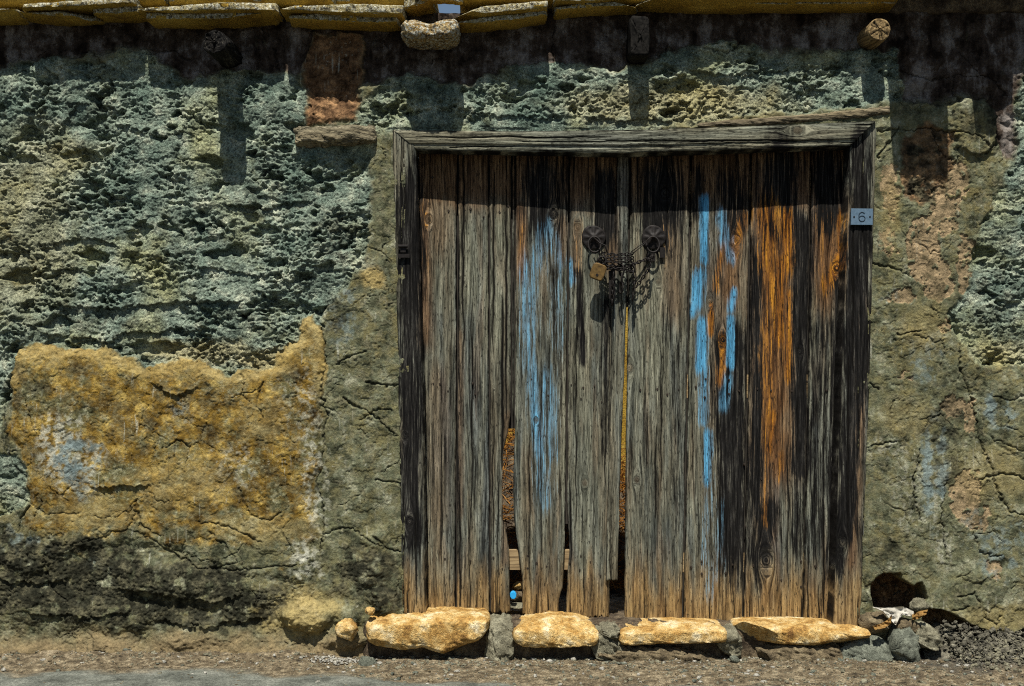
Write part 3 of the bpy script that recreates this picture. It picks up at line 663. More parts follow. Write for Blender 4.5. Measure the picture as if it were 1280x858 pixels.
# rafter ends and exposed timbers
BLK = {'wood_a': (0, 0, 1.8, 0), 'wood_b': (0, 0, 0, 0)}
def rafter(name, cx, cy, w, hgt, yf, attrs, seed, e=2.3, amp=.004, mat='wood'):
    """a timber end running out of the wall towards the street"""
    ys = np.linspace(yf, .10, 30); n = 40; th = np.linspace(0, 2 * np.pi, n, endpoint=False)
    rows = []
    for i, yy in enumerate(ys):
        k = min(1, .93 + i * .035)
        c, s_ = np.cos(th), np.sin(th)
        rows.append(np.stack([wx(cx, yf) + w * S / 2 * k * np.sign(c) * np.abs(c) ** (2 / e), np.full(n, yy), wz(cy, yf) + hgt * S / 2 * k * np.sign(s_) * np.abs(s_) ** (2 / e)], 1))
    pt = np.concatenate(rows); k = noise3((pt * [25, 6, 25] + seed).astype(f32), seed) + .6 * noise3((pt * [80, 10, 80] + seed).astype(f32), seed + 1)
    ctr = np.array([wx(cx, yf), 0, wz(cy, yf)]); dr = (pt - ctr) * [1, 0, 1]; dr /= np.linalg.norm(dr, axis=1, keepdims=True)
    pt += dr * (amp * k)[:, None]; pt[:, 1] += .003 * noise3((pt * 60 + seed).astype(f32), seed + 2)
    # end face: rings shrinking to the heart with radial checks
    R = 9; base = pt[:n].copy(); cen = base.mean(0); ring = [pt]
    rnd = np.random.RandomState(seed); chk = np.zeros(n); chk[rnd.choice(n, 9, False)] = 1
    for j in range(1, R):
        f = 1 - j / R; q = cen + (base - cen) * f
        q[:, 1] += .0025 * (1 - f) * rnd.randn() + chk * .006 * f + .0012 * rnd.randn(n)
        ring.append(q)
    Vv = np.concatenate(ring); m = len(ys); i = np.arange(m * n).reshape(m, n); j2 = np.roll(i, -1, 1)
    Fq = np.stack([i[:-1], j2[:-1], j2[1:], i[1:]], -1).reshape(-1, 4).tolist()
    prev = i[0]
    for j in range(1, R):
        cur = np.arange(n) + m * n + (j - 1) * n
        Fq += np.stack([prev, cur, np.roll(cur, -1), np.roll(prev, -1)], -1).tolist(); prev = cur
    Fq.append(tuple(prev))
    o = link_mesh(name, Vv, Fq, M[mat], wall); me = o.data
    rad = np.hypot(Vv[:, 0] - cen[0], Vv[:, 2] - cen[2]); ang = np.arctan2(Vv[:, 2] - cen[2], Vv[:, 0] - cen[0])
    g = np.stack([rad * 1.2 + .004 * np.sin(3 * ang), ang * .010 + Vv[:, 1] * .02, np.full(len(Vv), seed * .3)], 1)
    a = me.attributes.new('grain_co', 'FLOAT_VECTOR', 'POINT'); a.data.foreach_set('vector', np.ascontiguousarray(g, f32).ravel())
    for nm, val in attrs.items():
        col = np.tile(np.array(val, f32), (len(Vv), 1))
        if nm == 'wood_b': col[:, 1] = np.concatenate([np.zeros(m * n)] + [chk * .9] * (R - 1))
        a = me.attributes.new(nm, 'FLOAT_COLOR', 'POINT'); a.data.foreach_set('color', col.ravel())
    return o
rafter('rafter', 800, 45, 24, 50, -.130, BLK, 11, e=6, mat='char', amp=.006)
rafter('rafter', 268, 52, 30, 28, -.235, {'wood_a': (0, 0, 1.0, .3), 'wood_b': (.1, 0, 0, 0)}, 12, e=2.2, amp=.008)
rafter('rafter', 1100, 37, 28, 29, -.125, {'wood_a': (0, 0, 0, .75), 'wood_b': (.5, 0, 0, 0)}, 13, e=2, amp=.002)
GREY = {'wood_a': (0, 0, 0, .15), 'wood_b': (.35, 0, 0, 0)}
loft('wall_timber', M['wood'], wall, px_secs([(365, 158, 181), (390, 155, 182), (430, 155, 180), (470, 154, 176)], -.055, .06), n=80, e=2.8, amp=.006, nscale=18, seed=21, attrs={'wood_a': (0, 0, .25, .25), 'wood_b': (.25, 0, 0, 0)}, endround=.012, amp2=.004, chips=5)
loft('wall_timber', M['wood'], wall, px_secs([(870, 153, 160), (940, 147, 158), (1010, 142, 154), (1080, 134, 148), (1116, 130, 142)], -.020, .06), n=60, e=3, amp=.005, nscale=14, seed=22, attrs={'wood_a': (0, 0, .1, .35), 'wood_b': (.2, 0, 0, 0)}, endround=.02, amp2=.0025)

# ------------------------------------------------------------------ planks
def seg_mask(px, py, strokes, seed, grain=(5.0, 70.0)):
    m = np.zeros_like(px)
    nz_ = fbm(px / grain[0], py / grain[1], 3, seed) * .55 + fbm(px / 18, py / 40, 3, seed + 4) * .45
    for x0, y0, x1, y1, w, s_ in strokes:
        ex, ey = x1 - x0, y1 - y0
        t = np.clip(((px - x0) * ex + (py - y0) * ey) / (ex * ex + ey * ey + 1e-6), 0, 1)
        d = np.hypot(px - x0 - t * ex, (py - y0 - t * ey) * .55) / w
        v = sstep(1.75, .15, d + .55 * nz_) * min(1.1, s_)
        m = np.maximum(m, np.where(d < 2.6, v, 0))
    return m
BLUE = [(683, 292, 664, 335, 12, .40), (661, 335, 661, 450, 13, .43), (685, 292, 702, 330, 11, .36), (692, 310, 694, 430, 14, .25), (662, 430, 674, 560, 10, .45), (684, 470, 688, 560, 12, .4), (676, 565, 680, 625, 13, .35), (713, 332, 714, 350, 5, .6), (704, 340, 706, 420, 6, .3),
        (881, 252, 879, 322, 6, 1.0), (874, 344, 871, 374, 8, .95), (868, 384, 866, 388, 6, .8), (878, 408, 876, 456, 7, .95), (916, 368, 914, 386, 5, .85), (914, 400, 913, 452, 5, 1.0), (880, 462, 880, 525, 6, .6), (908, 478, 904, 505, 7, .5), (884, 545, 884, 600, 6, .8), (886, 605, 880, 700, 10, .28), (901, 272, 910, 300, 8, .55), (904, 302, 914, 318, 7, .7), (900, 640, 890, 740, 12, .25)]
ORANGE = [(957, 272, 958, 310, 16, .8), (984, 272, 984, 330, 8, 1.0), (962, 300, 964, 370, 10, .75), (976, 330, 974, 420, 8, .95), (960, 400, 961, 560, 9, .6), (985, 370, 985, 470, 6, .85), (966, 520, 962, 560, 6, .9), (960, 560, 956, 650, 6, .5), (930, 275, 918, 315, 8, .7), (904, 310, 894, 360, 5, .8), (889, 384, 888, 414, 4, 1.0), (903, 425, 900, 475, 6, .75), (1052, 272, 1052, 330, 6, 1.0), (1050, 325, 1032, 356, 8, .9), (1030, 280, 1025, 340, 14, .35), (976, 570, 976, 600, 4, .6), (529, 260, 531, 330, 6, .35), (650, 290, 652, 330, 6, .35), (722, 280, 722, 330, 8, .25), (832, 290, 836, 350, 8, .2)]
BLACK = [(680, 232, 680, 262, 28, .85), (755, 235, 757, 285, 17, .95), (825, 246, 825, 268, 34, .85), (872, 225, 872, 262, 10, .7), (912, 245, 915, 262, 24, .7), (975, 210, 975, 262, 26, .85), (1035, 220, 1035, 262, 22, .9), (900, 330, 902, 470, 9, .35), (914, 440, 916, 720, 22, .95), (893, 400, 893, 560, 8, .6), (940, 300, 936, 600, 6, .6), (946, 330, 946, 640, 8, .85), (1002, 285, 1002, 580, 14, .95), (1000, 580, 996, 680, 12, .6), (962, 640, 950, 715, 14, .85), (938, 560, 938, 700, 9, .7), (1048, 360, 1040, 720, 10, .85), (1030, 420, 1026, 660, 16, .6), (722, 345, 728, 450, 6, .8), (757, 380, 757, 560, 7, .6), (694, 340, 700, 460, 10, .55), (676, 460, 690, 560, 8, .3), (594, 420, 594, 560, 10, .35), (606, 560, 604, 680, 10, .3), (808, 480, 804, 640, 8, .35), (846, 420, 846, 660, 7, .45), (572, 300, 573, 700, 3, .6), (553, 400, 553, 520, 6, .25), (1020, 640, 1018, 700, 10, .5), (668, 380, 676, 420, 14, .3),  # black char; strokes under the lintel are strengthened to deepen its shade
         (512, 240, 514, 660, 18, .9), (508, 350, 510, 600, 10, .8), (520, 200, 524, 480, 6, .7), (1076, 280, 1068, 480, 18, 1.05), (1068, 480, 1056, 660, 14, .95), (1076, 180, 1075, 262, 14, .85), (1050, 640, 1050, 740, 6, .7), (1052, 640, 1052, 720, 8, .5)]
RUST = [(968, 270, 966, 560, 30, .95), (958, 560, 956, 660, 16, .6), (1036, 272, 1034, 350, 24, .9), (920, 275, 912, 360, 16, .8), (900, 340, 900, 480, 14, .5), (1078, 380, 1066, 700, 8, .7), (530, 252, 532, 420, 10, .7), (546, 254, 548, 290, 18, .5), (652, 262, 652, 340, 8, .8), (703, 280, 703, 320, 8, .6), (722, 285, 720, 340, 7, .6), (765, 270, 765, 330, 8, .6), (838, 285, 842, 380, 14, .5), (575, 420, 574, 640, 5, .5), (633, 520, 632, 700, 5, .5), (548, 480, 548, 640, 14, .35)]
PALE = [(812, 300, 812, 470, 22, .55), (622, 262, 622, 420, 13, .7), (728, 288, 724, 470, 10, .55), (590, 270, 588, 360, 14, .45), (800, 280, 830, 300, 18, .4), (730, 520, 732, 700, 14, .4), (1016, 370, 1010, 420, 6, .9), (1012, 440, 1006, 640, 4, .6), (932, 480, 930, 640, 3, .7), (864, 290, 862, 640, 3, .6), (706, 300, 704, 700, 3, .5), (552, 280, 552, 360, 14, .35), (1030, 480, 1030, 560, 7, .3), (645, 420, 644, 560, 3, .5)]
def plank(name, parent, Lx, Rx, Ty, By, yfun, thick, seed, knots=(), cracks=(), horiz=False, da=0.75, dl=1.7, warm=(1, 1), grain_amp=.0009, blacks=0.0, pal=0.0, edge=.0045, ragged=2.5):
    """Lx,Rx: (y,x) curves; Ty,By: y at top/bottom. horiz: Lx,Rx are (x,y) curves of the upper and lower edge and Ty,By the end x pairs."""
    if not horiz:
        W = max(abs(r - l) for l, r in ((np.interp(q, *zip(*sorted(Lx))), np.interp(q, *zip(*sorted(Rx)))) for q in (Ty, (Ty + By) / 2, By)))
        nu = max(6, int(W / da)); nv = int((By - Ty) / dl)
        s_, t = np.meshgrid(np.linspace(0, 1, nu), np.linspace(0, 1, nv)); s_ = s_.ravel(); t = t.ravel()
        py = Ty + (By - Ty) * t
        py = py + ragged * t ** 30 * (fbm(s_ * 9, t * 0 + seed, 3, seed) + .5 * np.sign(perlin(s_ * 14, t * 0 + seed, seed + 1)))
        l = interp(Lx, py) + .7 * fbm(py / 40, py * 0 + seed, 4, seed + 2); r = interp(Rx, py) + .7 * fbm(py / 40, py * 0 + seed + 5, 4, seed + 3)
        l = l + .45; r = r - .45
        px = l + (r - l) * s_
        a, b = px, py; wid = (r - l)
    else:
        L0, L1 = Ty; R0, R1 = By                      # left end x at top/bottom edge, right end x at top/bottom edge
        nu = 34; nv = int((R0 - L0) / dl)
        s_, t = np.meshgrid(np.linspace(0, 1, nu), np.linspace(0, 1, nv)); s_ = s_.ravel(); t = t.ravel()
        px = (L0 + (L1 - L0) * s_) * (1 - t) + (R0 + (R1 - R0) * s_) * t
        u0 = interp(Lx, px) + .5 * fbm(px / 40, px * 0 + seed, 4, seed + 2); u1 = interp(Rx, px) + .5 * fbm(px / 40, px * 0 + seed + 5, 4, seed + 3)
        py = u0 + (u1 - u0) * s_
        a, b = py, px; wid = (u1 - u0)
    # grain coordinate, deflected round the knots
    u = a + 1.8 * fbm(a / 60, b / 200, 2, seed + 8) + .5 * fbm(a / 14, b / 60, 2, seed + 9); dent = np.zeros_like(a)
    kcol = np.zeros_like(a)
    for kx, ky, R in knots:
        dx = a - (ky if horiz else kx); dy = (b - (kx if horiz else ky)) / 2.6
        r2 = dx * dx + dy * dy + 1e-3
        r1 = np.hypot(dx, (dy * 2.6) / 1.25)
        psi = dx * (1 - np.minimum(R * R * 1.1 / r2, .999))
        out_ = u - dx + psi
        ang_ = np.arctan2(dy, dx); rw = r1 * (1 + .22 * np.sin(ang_ + kx) + .10 * np.sin(3 * ang_ + ky)); u = np.where(rw < R * .62, u * 0 + kx * .37 + rw * .9, np.where(r1 < R, out_ * .4 + .6 * (kx * .37 + rw * .9), out_))
        kcol = np.maximum(kcol, sstep(R * 1.1, R * .5, r1)); dent -= .0015 * sstep(R * 1.2, R * .9, r1) - .001 * sstep(R * .8, R * .3, r1)
    g1 = perlin(u / 2.6, b / 120, seed + 20); g2 = perlin(u / 6.5, b / 200, seed + 21)
    dep = grain_amp * (g1 + .6 * g2) + .0012 * fbm(a / 20, b / 120, 2, seed + 22)
    # splits
    ck = np.zeros_like(a)
    rs = np.random.RandomState(seed)
    lo, hi = a.min(), a.max(); b0, b1 = b.min(), b.max()
    cl = list(cracks) + [(rs.uniform(lo + 4, hi - 4), rs.uniform(b0, b1), rs.uniform(40, 150), rs.uniform(.35, .7)) for _ in range(3)]
    cl += [(rs.uniform(lo + 3, hi - 3), (b1 if rs.rand() < .7 else b0), rs.uniform(20, 60), rs.uniform(.4, .8)) for _ in range(3)]
    for ca_, cb_, ln, w in cl:
        dd = np.abs(a - ca_ - 2.2 * fbm(b / 55, b * 0 + ca_, 3, seed + 30)) ; env = np.clip(1 - np.abs(b - cb_) / ln, 0, 1) ** .5
        g = np.exp(-(dd / (w * (.25 + env) + 1e-3)) ** 2) * (env > 0)
        ck = np.maximum(ck, g * sstep(0, .3, env))
    dep -= .006 * ck
    e1 = np.minimum(s_, 1 - s_) * wid; ck = np.maximum(ck, .8 * np.exp(-(e1 / 1.0) ** 2) * sstep(-.5, .2, fbm(b / 30, a * 0 + 3, 3, seed + 33)))
    dep -= edge * np.exp(-(e1 / 1.5) ** 2) * (1 + .6 * fbm(b / 9, a * 0, 2, seed + 31))
    y = yfun(px, py) - dep - dent
    X_, Z_ = wx(px, y), wz(py, y)
    Vf = np.stack([X_, y, Z_], 1); n0 = len(Vf)
    idx = np.arange(n0).reshape(nv, nu)
    rim = np.concatenate([idx[0, :-1], idx[:-1, -1], idx[-1, :0:-1], idx[:0:-1, 0]])
    Vb = Vf[rim].copy(); Vb[:, 1] = yfun(px[rim], py[rim]) + thick
    ib = np.arange(len(rim)) + n0
    Fs = np.stack([rim, ib, np.roll(ib, -1), np.roll(rim, -1)], -1)[:, ::-1]
    Fa = np.concatenate([grid_faces(nu, nv), Fs])
    Vall = np.concatenate([Vf, Vb]); allp = np.concatenate([px, px[rim]]); allq = np.concatenate([py, py[rim]])
    uu = np.concatenate([u, u[rim] + 3]); bb = np.concatenate([b, b[rim]])
    G = np.stack([uu * S, bb * S * .035, np.full(len(uu), seed * .37)], 1)
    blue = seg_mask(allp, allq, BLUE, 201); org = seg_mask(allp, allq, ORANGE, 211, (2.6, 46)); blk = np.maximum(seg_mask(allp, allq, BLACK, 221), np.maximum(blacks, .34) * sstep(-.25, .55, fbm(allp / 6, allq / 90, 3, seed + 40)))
    pale = np.maximum(seg_mask(allp, allq, PALE, 231), pal)
    wm = sstep(684, 764, allq + 34 * fbm(allp / 12, allq / 70, 3, 241)) * .9 * warm[1]
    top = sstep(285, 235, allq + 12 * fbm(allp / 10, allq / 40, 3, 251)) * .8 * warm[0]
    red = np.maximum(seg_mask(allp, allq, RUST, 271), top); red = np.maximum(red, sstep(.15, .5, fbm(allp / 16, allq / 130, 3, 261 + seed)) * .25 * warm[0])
    kk = np.concatenate([kcol, kcol[rim]]); cc = np.concatenate([ck, ck[rim]])
    blk = np.clip(blk * 1.15, 0, 1) * (1 - .85 * wm) * (1 - .5 * blue)
    A = np.stack([blue * (1 - .5 * org), org, blk, wm], 1); B = np.stack([pale, np.clip(cc * 1.2, 0, 1), np.maximum(red, .3 * kk), wm * 0], 1)
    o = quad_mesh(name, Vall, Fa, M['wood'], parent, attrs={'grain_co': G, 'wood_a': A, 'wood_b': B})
    return o

door = empty('double_door')
tag(door, 'weathered grey plank double door with traces of blue and orange paint', 'door', kind='thing')
const = lambda v: (lambda p, q: np.full(np.shape(p), v, float))
# frame: two posts and a mitred head
def head_y(p, q): return np.interp(p, [490, 640, 780, 900, 1095], [-.012, -.024, -.033, -.032, -.028]) + .004 * sstep(182, 186, q - .0 * p) 
def headfront(p, q):
    rel = q - interp([(490, 186), (780, 189), (1062, 181)], p)
    return head_y(p, q * 0) + .006 * sstep(-7.5, -6, rel)
post_l = plank('frame_post', door, [(160, 489), (163, 490), (400, 496), (775, 503)], [(160, 519), (190, 520), (480, 529), (775, 533)], 163, 768, const(-.010), .15, 31, knots=[(512, 652, 5), (506, 545, 4)], warm=(0, 1), cracks=[(505, 230, 60, .9), (520, 700, 60, 1)], blacks=.25)
post_r = plank('frame_post', door, [(150, 1066), (186, 1062), (480, 1050), (800, 1040)], [(150, 1096), (480, 1087), (800, 1075)], 153, 787, const(-.012), .15, 32, knots=[(1053, 678, 5)], warm=(0, .9), cracks=[(1078, 230, 70, 1), (1066, 360, 110, 1.3), (1060, 560, 120, 1.2)], blacks=.55)
head = plank('frame_head', door, [(480, 162.5), (640, 164.5), (800, 162.5), (1000, 156), (1100, 151)], [(480, 187), (520, 188), (780, 192), (1062, 183), (1100, 182)], (491, 522), (1095, 1062), headfront, .15, 33, knots=[(997, 163, 6)], horiz=True, pal=.35, warm=(0, 0), dl=1.8, grain_amp=.0007, cracks=[(172, 640, 120, .8), (176, 900, 150, .8)])
hk = MB()
hy = -.018
hk.box((float(wx(504, hy)), hy, float(wz(312, hy))), (.020, .008, .022)); hk.box((float(wx(505, hy)), hy - .004, float(wz(320, hy))), (.042, .006, .014))
hk.tube([(float(wx(498, hy)), hy - .006, float(wz(308, hy))), (float(wx(510, hy)), hy - .006, float(wz(308, hy)))], .006)
hk.build('latch', M['iron'], door, False)

YL, YR = .085, .090
def leaf_y(base, tilt, pivot): return lambda p, q: base + tilt * (np.asarray(p) - pivot) * S
yl = leaf_y(YL, .010, 530); yr = leaf_y(YR, -.004, 790)
# each leaf: rails behind, planks in front
def rails(name, x0, x1, yb, ys, label):
    o = empty(name); o.parent = door; o['label'] = label
    for a_, b_ in ys:
        y0 = yb + .045
        m = MB(); m.box((float(wx((x0 + x1) / 2, y0)), y0, float(wz((a_ + b_) / 2, y0))), (float((x1 - x0) * S), .03, float((b_ - a_) * S))); m.build('rail', M['railwood'], o, False)
    return o
n = NT('plain_rail_wood', .9); cco = n.co(); f_ = n.noise(n.map(cco, (.04, 1, 1)), 160, 5, .7)
M['railwood'] = n.out(n.ramp(f_, [(.3, (.06, .04, .02)), (.5, (.26, .18, .09)), (.7, (.45, .34, .18))]))
leaf_l = rails('door_leaf', 526, 758, YL, [(214, 244), (470, 500), (687, 712)], 'door leaf of boards nailed to rails, blue paint arch')
leaf_r = rails('door_leaf', 792, 1034, YR, [(214, 244), (468, 498), (690, 715)], 'door leaf of boards with bright blue and orange paint remains')
T = 192
def lath(parent, joint, y0, y1, yb):
    q = np.linspace(y0, y1, 9); xj = interp(joint, q); v = []; f = []
    for a_, b_ in zip(q, xj):
        for dx in (-5, 5):
            for yy_ in (yb, yb + .012): v.append((float(wx(b_ + dx, yy_)), yy_, float(wz(a_, yy_))))
    for k in range(8):
        i = k * 4; f += [(i, i + 2, i + 6, i + 4), (i + 1, i + 5, i + 7, i + 3), (i, i + 4, i + 5, i + 1), (i + 2, i + 3, i + 7, i + 6)]
    f += [(0, 1, 3, 2), (32, 34, 35, 33)]
    return link_mesh('joint_lath', v, f, M['darkwood'], parent, False)
n = NT('dark_lath_wood', .9); f_ = n.noise(n.map(n.co(), (1, 1, .05)), 200, 4, .7)
M['darkwood'] = n.out(n.ramp(f_, [(.3, (.012, .010, .008)), (.7, (.05, .042, .032))]))
for j_, y0_, y1_ in (([(190, 572), (770, 569.6)], 190, 764), ([(190, 611), (770, 612.5)], 190, 764), ([(190, 641), (545, 640)], 190, 536), ([(190, 712), (480, 708.7), (770, 706)], 190, 655)):
    lath(leaf_l, j_, y0_, y1_, YL + .029)
for j_, y0_, y1_ in (([(190, 787.5), (390, 784)], 188, 384), ([(190, 863.7), (480, 859.7), (780, 853.2)], 188, 776), ([(190, 939), (480, 935), (780, 928.6)], 188, 776), ([(190, 1014.2), (480, 1009.7), (780, 1003.6)], 188, 776), ([(190, 1062), (480, 1050), (780, 1038)], 188, 776)):
    lath(leaf_r, j_, y0_, y1_, YR + .031)
plank('plank', leaf_l, [(190, 522), (400, 527), (770, 534)], [(190, 571.5), (480, 570.5), (770, 569)], T, 766, yl, .026, 41, knots=[(536, 274, 5)], cracks=[(552, 600, 120, .6)])
plank('plank', leaf_l, [(190, 573), (480, 571.5), (770, 570.2)], [(190, 610.5), (400, 611), (770, 612)], T, 764, lambda p, q: yl(p, q) + .003, .026, 42, cracks=[(579, 300, 170, 1.2), (590, 520, 150, .9), (575, 690, 110, 1.0)])
plank('plank', leaf_l, [(190, 611.5), (400, 612), (770, 613)], [(190, 639), (520, 639), (542, 635), (562, 630), (600, 628), (650, 629), (668, 634), (690, 637), (770, 638.5)], T, 766, yl, .026, 43, cracks=[(633, 380, 150, 1.5), (617, 330, 120, 1.2), (628, 480, 110, 1.8)])
plank('plank', leaf_l, [(190, 644.5), (540, 643), (600, 641), (652, 642), (682, 647), (722, 652), (770, 653)], [(190, 711), (480, 708), (640, 707), (690, 706), (735, 704), (750, 699), (770, 698)], T, 769, lambda p, q: yl(p, q) - .002, .026, 44, knots=[(692, 268, 5), (670, 525, 3)], cracks=[(662, 640, 100, .6)])
plank('plank', leaf_l, [(190, 640.3), (400, 640), (545, 640.2)], [(190, 643.6), (545, 642.2)], T + 1, 545, lambda p, q: yl(p, q) + .004, .02, 45, da=.5)
plank('plank', leaf_l, [(190, 712.5), (480, 709.5), (640, 709), (690, 712), (720, 709), (770, 707)], [(190, 773), (480, 768), (770, 762)], T, 772, yl, .026, 46, knots=[(731, 604, 4), (722, 284, 4)], cracks=[(720, 540, 120, .8), (713, 660, 60, 1.2)])
plank('cover_strip', leaf_l, [(190, 772), (330, 768), (480, 762), (730, 757)], [(190, 787), (330, 785.2), (480, 780.2), (560, 777), (730, 772)], T + 2, 725, lambda p, q: yl(p, q) - .016, .014, 47, blacks=.25, warm=(.3, .3))
plank('plank', leaf_r, [(190, 789), (330, 786), (560, 782), (780, 780.5)], [(190, 863), (480, 859), (780, 852.5)], T - 2, 778, yr, .026, 51, knots=[(832, 241, 7), (823, 352, 4), (787, 460, 5), (796, 600, 4)], cracks=[(826, 520, 100, .8), (820, 590, 60, .9)])
plank('plank', leaf_r, [(190, 864.5), (480, 860.5), (780, 854)], [(190, 938), (480, 934), (780, 928)], T - 4, 779, lambda p, q: yr(p, q) + .003, .026, 52, knots=[(887, 376, 4), (903, 425, 5), (920, 300, 6)], cracks=[(900, 640, 110, .8)])
plank('plank', leaf_r, [(190, 940), (480, 936), (780, 929.2)], [(190, 1013.5), (480, 1009), (780, 1003)], T - 5, 777, yr, .026, 53, knots=[(958, 700, 8), (1000, 440, 4)], cracks=[(985, 640, 100, .9)])
plank('plank', leaf_r, [(190, 1015), (480, 1010.5), (780, 1004.2)], [(190, 1061), (480, 1049), (780, 1036)], T - 6, 777, lambda p, q: yr(p, q) + .002, .026, 54, knots=[(1046, 335, 6), (1043, 580, 4)], cracks=[(1030, 700, 70, 1)])
# nails
def nails(parent, pts, yf):
    m = MB(); rs = random.Random(5)
    for x0, y0 in pts:
        x0 += rs.uniform(-2, 2); y0 += rs.uniform(-4, 4); yy = float(yf(x0, y0)) - .0015; r = .0046 * rs.uniform(.7, 1.2)
        cx_, cz_ = float(wx(x0, yy)), float(wz(y0, yy))
        v = [(cx_ + r * math.cos(k * math.pi / 4), yy, cz_ + 1.3 * r * math.sin(k * math.pi / 4)) for k in range(8)] + [(cx_ + r * .6 * math.cos(k * math.pi / 4), yy - .0015, cz_ + r * .8 * math.sin(k * math.pi / 4)) for k in range(8)]
        m.add([(a_, b_ + (.004 if k < 8 else 0), c_) for k, (a_, b_, c_) in enumerate(v)], [(k, (k + 1) % 8, 8 + (k + 1) % 8, 8 + k) for k in range(8)] + [tuple(range(8, 16))])
    o = m.build('nail', M['nail'], parent, False); o['kind'] = 'stuff'; return o
nails(leaf_l, [(540, 220), (559, 262), (590, 262), (604, 268), (625, 268), (635, 262), (625, 262), (680, 220), (755, 222), (540, 482), (558, 486), (548, 480), (592, 476), (592, 490), (618, 490), (666, 476), (687, 476), (686, 492), (730, 485), (728, 495), (742, 480), (555, 700), (590, 705), (615, 700), (626, 708), (660, 695), (672, 702), (682, 712), (694, 702), (658, 712), (726, 697), (739, 706), (750, 716), (714, 700), (725, 715), (700, 474), (716, 478), (752, 500)], yl)
nails(leaf_r, [(800, 486), (820, 485), (836, 494), (848, 484), (870, 486), (882, 478), (882, 494), (895, 486), (911, 478), (910, 495), (922, 486), (945, 486), (965, 485), (988, 486), (1010, 480), (1035, 490), (866, 708), (878, 700), (878, 718), (892, 706), (905, 702), (906, 718), (918, 710), (940, 710), (975, 722), (1002, 702), (1003, 732), (1018, 712), (932, 582), (950, 600), (932, 660), (1028, 770), (880, 222), (950, 225), (1040, 225)], yr)
# ------------------------------------------------------------------ door furniture
def pt_on(px, py, y): return Vector((float(wx(px, y)), y, float(wz(py, y))))
def rosette(parent, px, py, r_px, yy, tilt, seed):
    m = MB(); n = 32; prof = [(1.0, 0), (1.0, .004), (.93, .007), (.82, .0055), (.66, .009), (.45, .0085), (.30, .013), (.16, .0165), (.0, .0175)]
    c = pt_on(px, py, yy); R = r_px * S; vs_ = []; rs = random.Random(seed)
    wob = [1 + .035 * math.sin(3 * k * 2 * math.pi / n + seed) + rs.uniform(-.015, .015) for k in range(n)]
    for q, d in prof[:-1]:
        for k in range(n):
            a = k * 2 * math.pi / n; petal = .0022 * math.cos(8 * a) if .3 < q < .9 else 0
            vs_.append((c.x + R * q * wob[k] * math.cos(a), c.y - d - petal + tilt * R * q * math.sin(a), c.z + R * q * wob[k] * math.sin(a)))
    vs_.append((c.x, c.y - .0175, c.z)); f = []
    for i in range(len(prof) - 2): f += [(i * n + k, i * n + (k + 1) % n, (i + 1) * n + (k + 1) % n, (i + 1) * n + k) for k in range(n)]
    i = len(prof) - 2; f += [(i * n + k, i * n + (k + 1) % n, len(vs_) - 1) for k in range(n)]
    m.add(vs_, f)
    o = m.build('pull_plate', M['iron'], parent)
    return o
yc = float(yl(742, 297)) - .003; yd = float(yr(817, 296)) - .003
rosette(leaf_l, 742, 297, 15.5, yc, 0, 1); rosette(leaf_r, 817, 297, 15.5, yd, 0, 2)
# drop ring on each plate
def ring(parent, px, py, ry_px, rx_px, yy, tilt, name='pull_ring'):
    m = MB(); c = pt_on(px, py, yy); pts = []
    for k in range(28):
        a = k * 2 * math.pi / 28
        pts.append((c.x + rx_px * S * math.cos(a), c.y + tilt * (1 - math.sin(a)) * ry_px * S, c.z + ry_px * S * (math.sin(a))))
    m.tube(pts, .0036, 8, True); return m.build(name, M['iron'], parent)
ring(leaf_l, 743, 306, 10, 8, yc - .022, -.25); ring(leaf_r, 816, 306, 10, 8, yd - .022, -.25)
m = MB(); c = pt_on(814, 322, yd - .004); m.box((c.x, c.y - .003, c.z), (.030, .006, .030)); c2 = pt_on(828, 316, yd - .004); m.box((c2.x, c2.y - .003, c2.z), (.020, .006, .040))
m.build('lock_plate', M['iron'], leaf_r, False)

def pc(px, py, y): return pt_on(px, py, y + .026)
# chain wound between the two rings
chain = empty('chain')
tag(chain, 'rusty black iron chain wound round the two ring pulls of the door', 'chain')
def link(m, p, t, side, L, W, r):
    t = t.normalized(); s_ = (side - t * side.dot(t)).normalized(); pts = []
    for k in range(12):
        a = k * 2 * math.pi / 12; ca, sa = math.cos(a), math.sin(a)
        pts.append(p + t * (L * .5 * (abs(ca) ** .7) * (1 if ca > 0 else -1)) + s_ * (W * .5 * sa))
    m.tube(pts, r, 6, True)
def chain_run(m, path, L=.019, W=.0125, r=.0022):
    pts = [Vector(p) for p in path]; seg = [(b - a).length for a, b in zip(pts, pts[1:])]; tot = sum(seg); step = L * .72; d = 0; k = 0
    while d < tot:
        e = d; i = 0
        while i < len(seg) - 1 and e > seg[i]: e -= seg[i]; i += 1
        p = pts[i].lerp(pts[i + 1], min(1, e / max(seg[i], 1e-6))); t = pts[i + 1] - pts[i]
        link(m, p, t, Vector((0, 1, .35)) if k % 2 else Vector((.2, -.35, 1)), L, W, r); d += step; k += 1
wind = MB(); rc = random.Random(3)
for k, (ya, yb2) in enumerate([(316, 317), (320, 322), (325, 326), (330, 331), (335, 334), (328, 339)]):
    path = []
    for j in range(9):
        f = j / 8; x0 = 751 + 41 * f; z0 = ya + (yb2 - ya) * f + 2.5 * math.sin(f * math.pi) + rc.uniform(-.6, .6)
        path.append(pc(x0, z0, .030 - .030 * math.sin(f * math.pi) ** .5 - .004 * (k % 3) - .004))
    chain_run(wind, path)
wind.build('chain_winding', M['iron'], chain)['kind'] = 'stuff'
tail = MB()
chain_run(tail, [pc(791, 331, -.004), pc(803, 326, .006), pc(815, 322, .018)])
chain_run(tail, [pc(815, 322, .012), pc(812, 335, .012), pc(803, 348, .014), pc(796, 358, .020)])
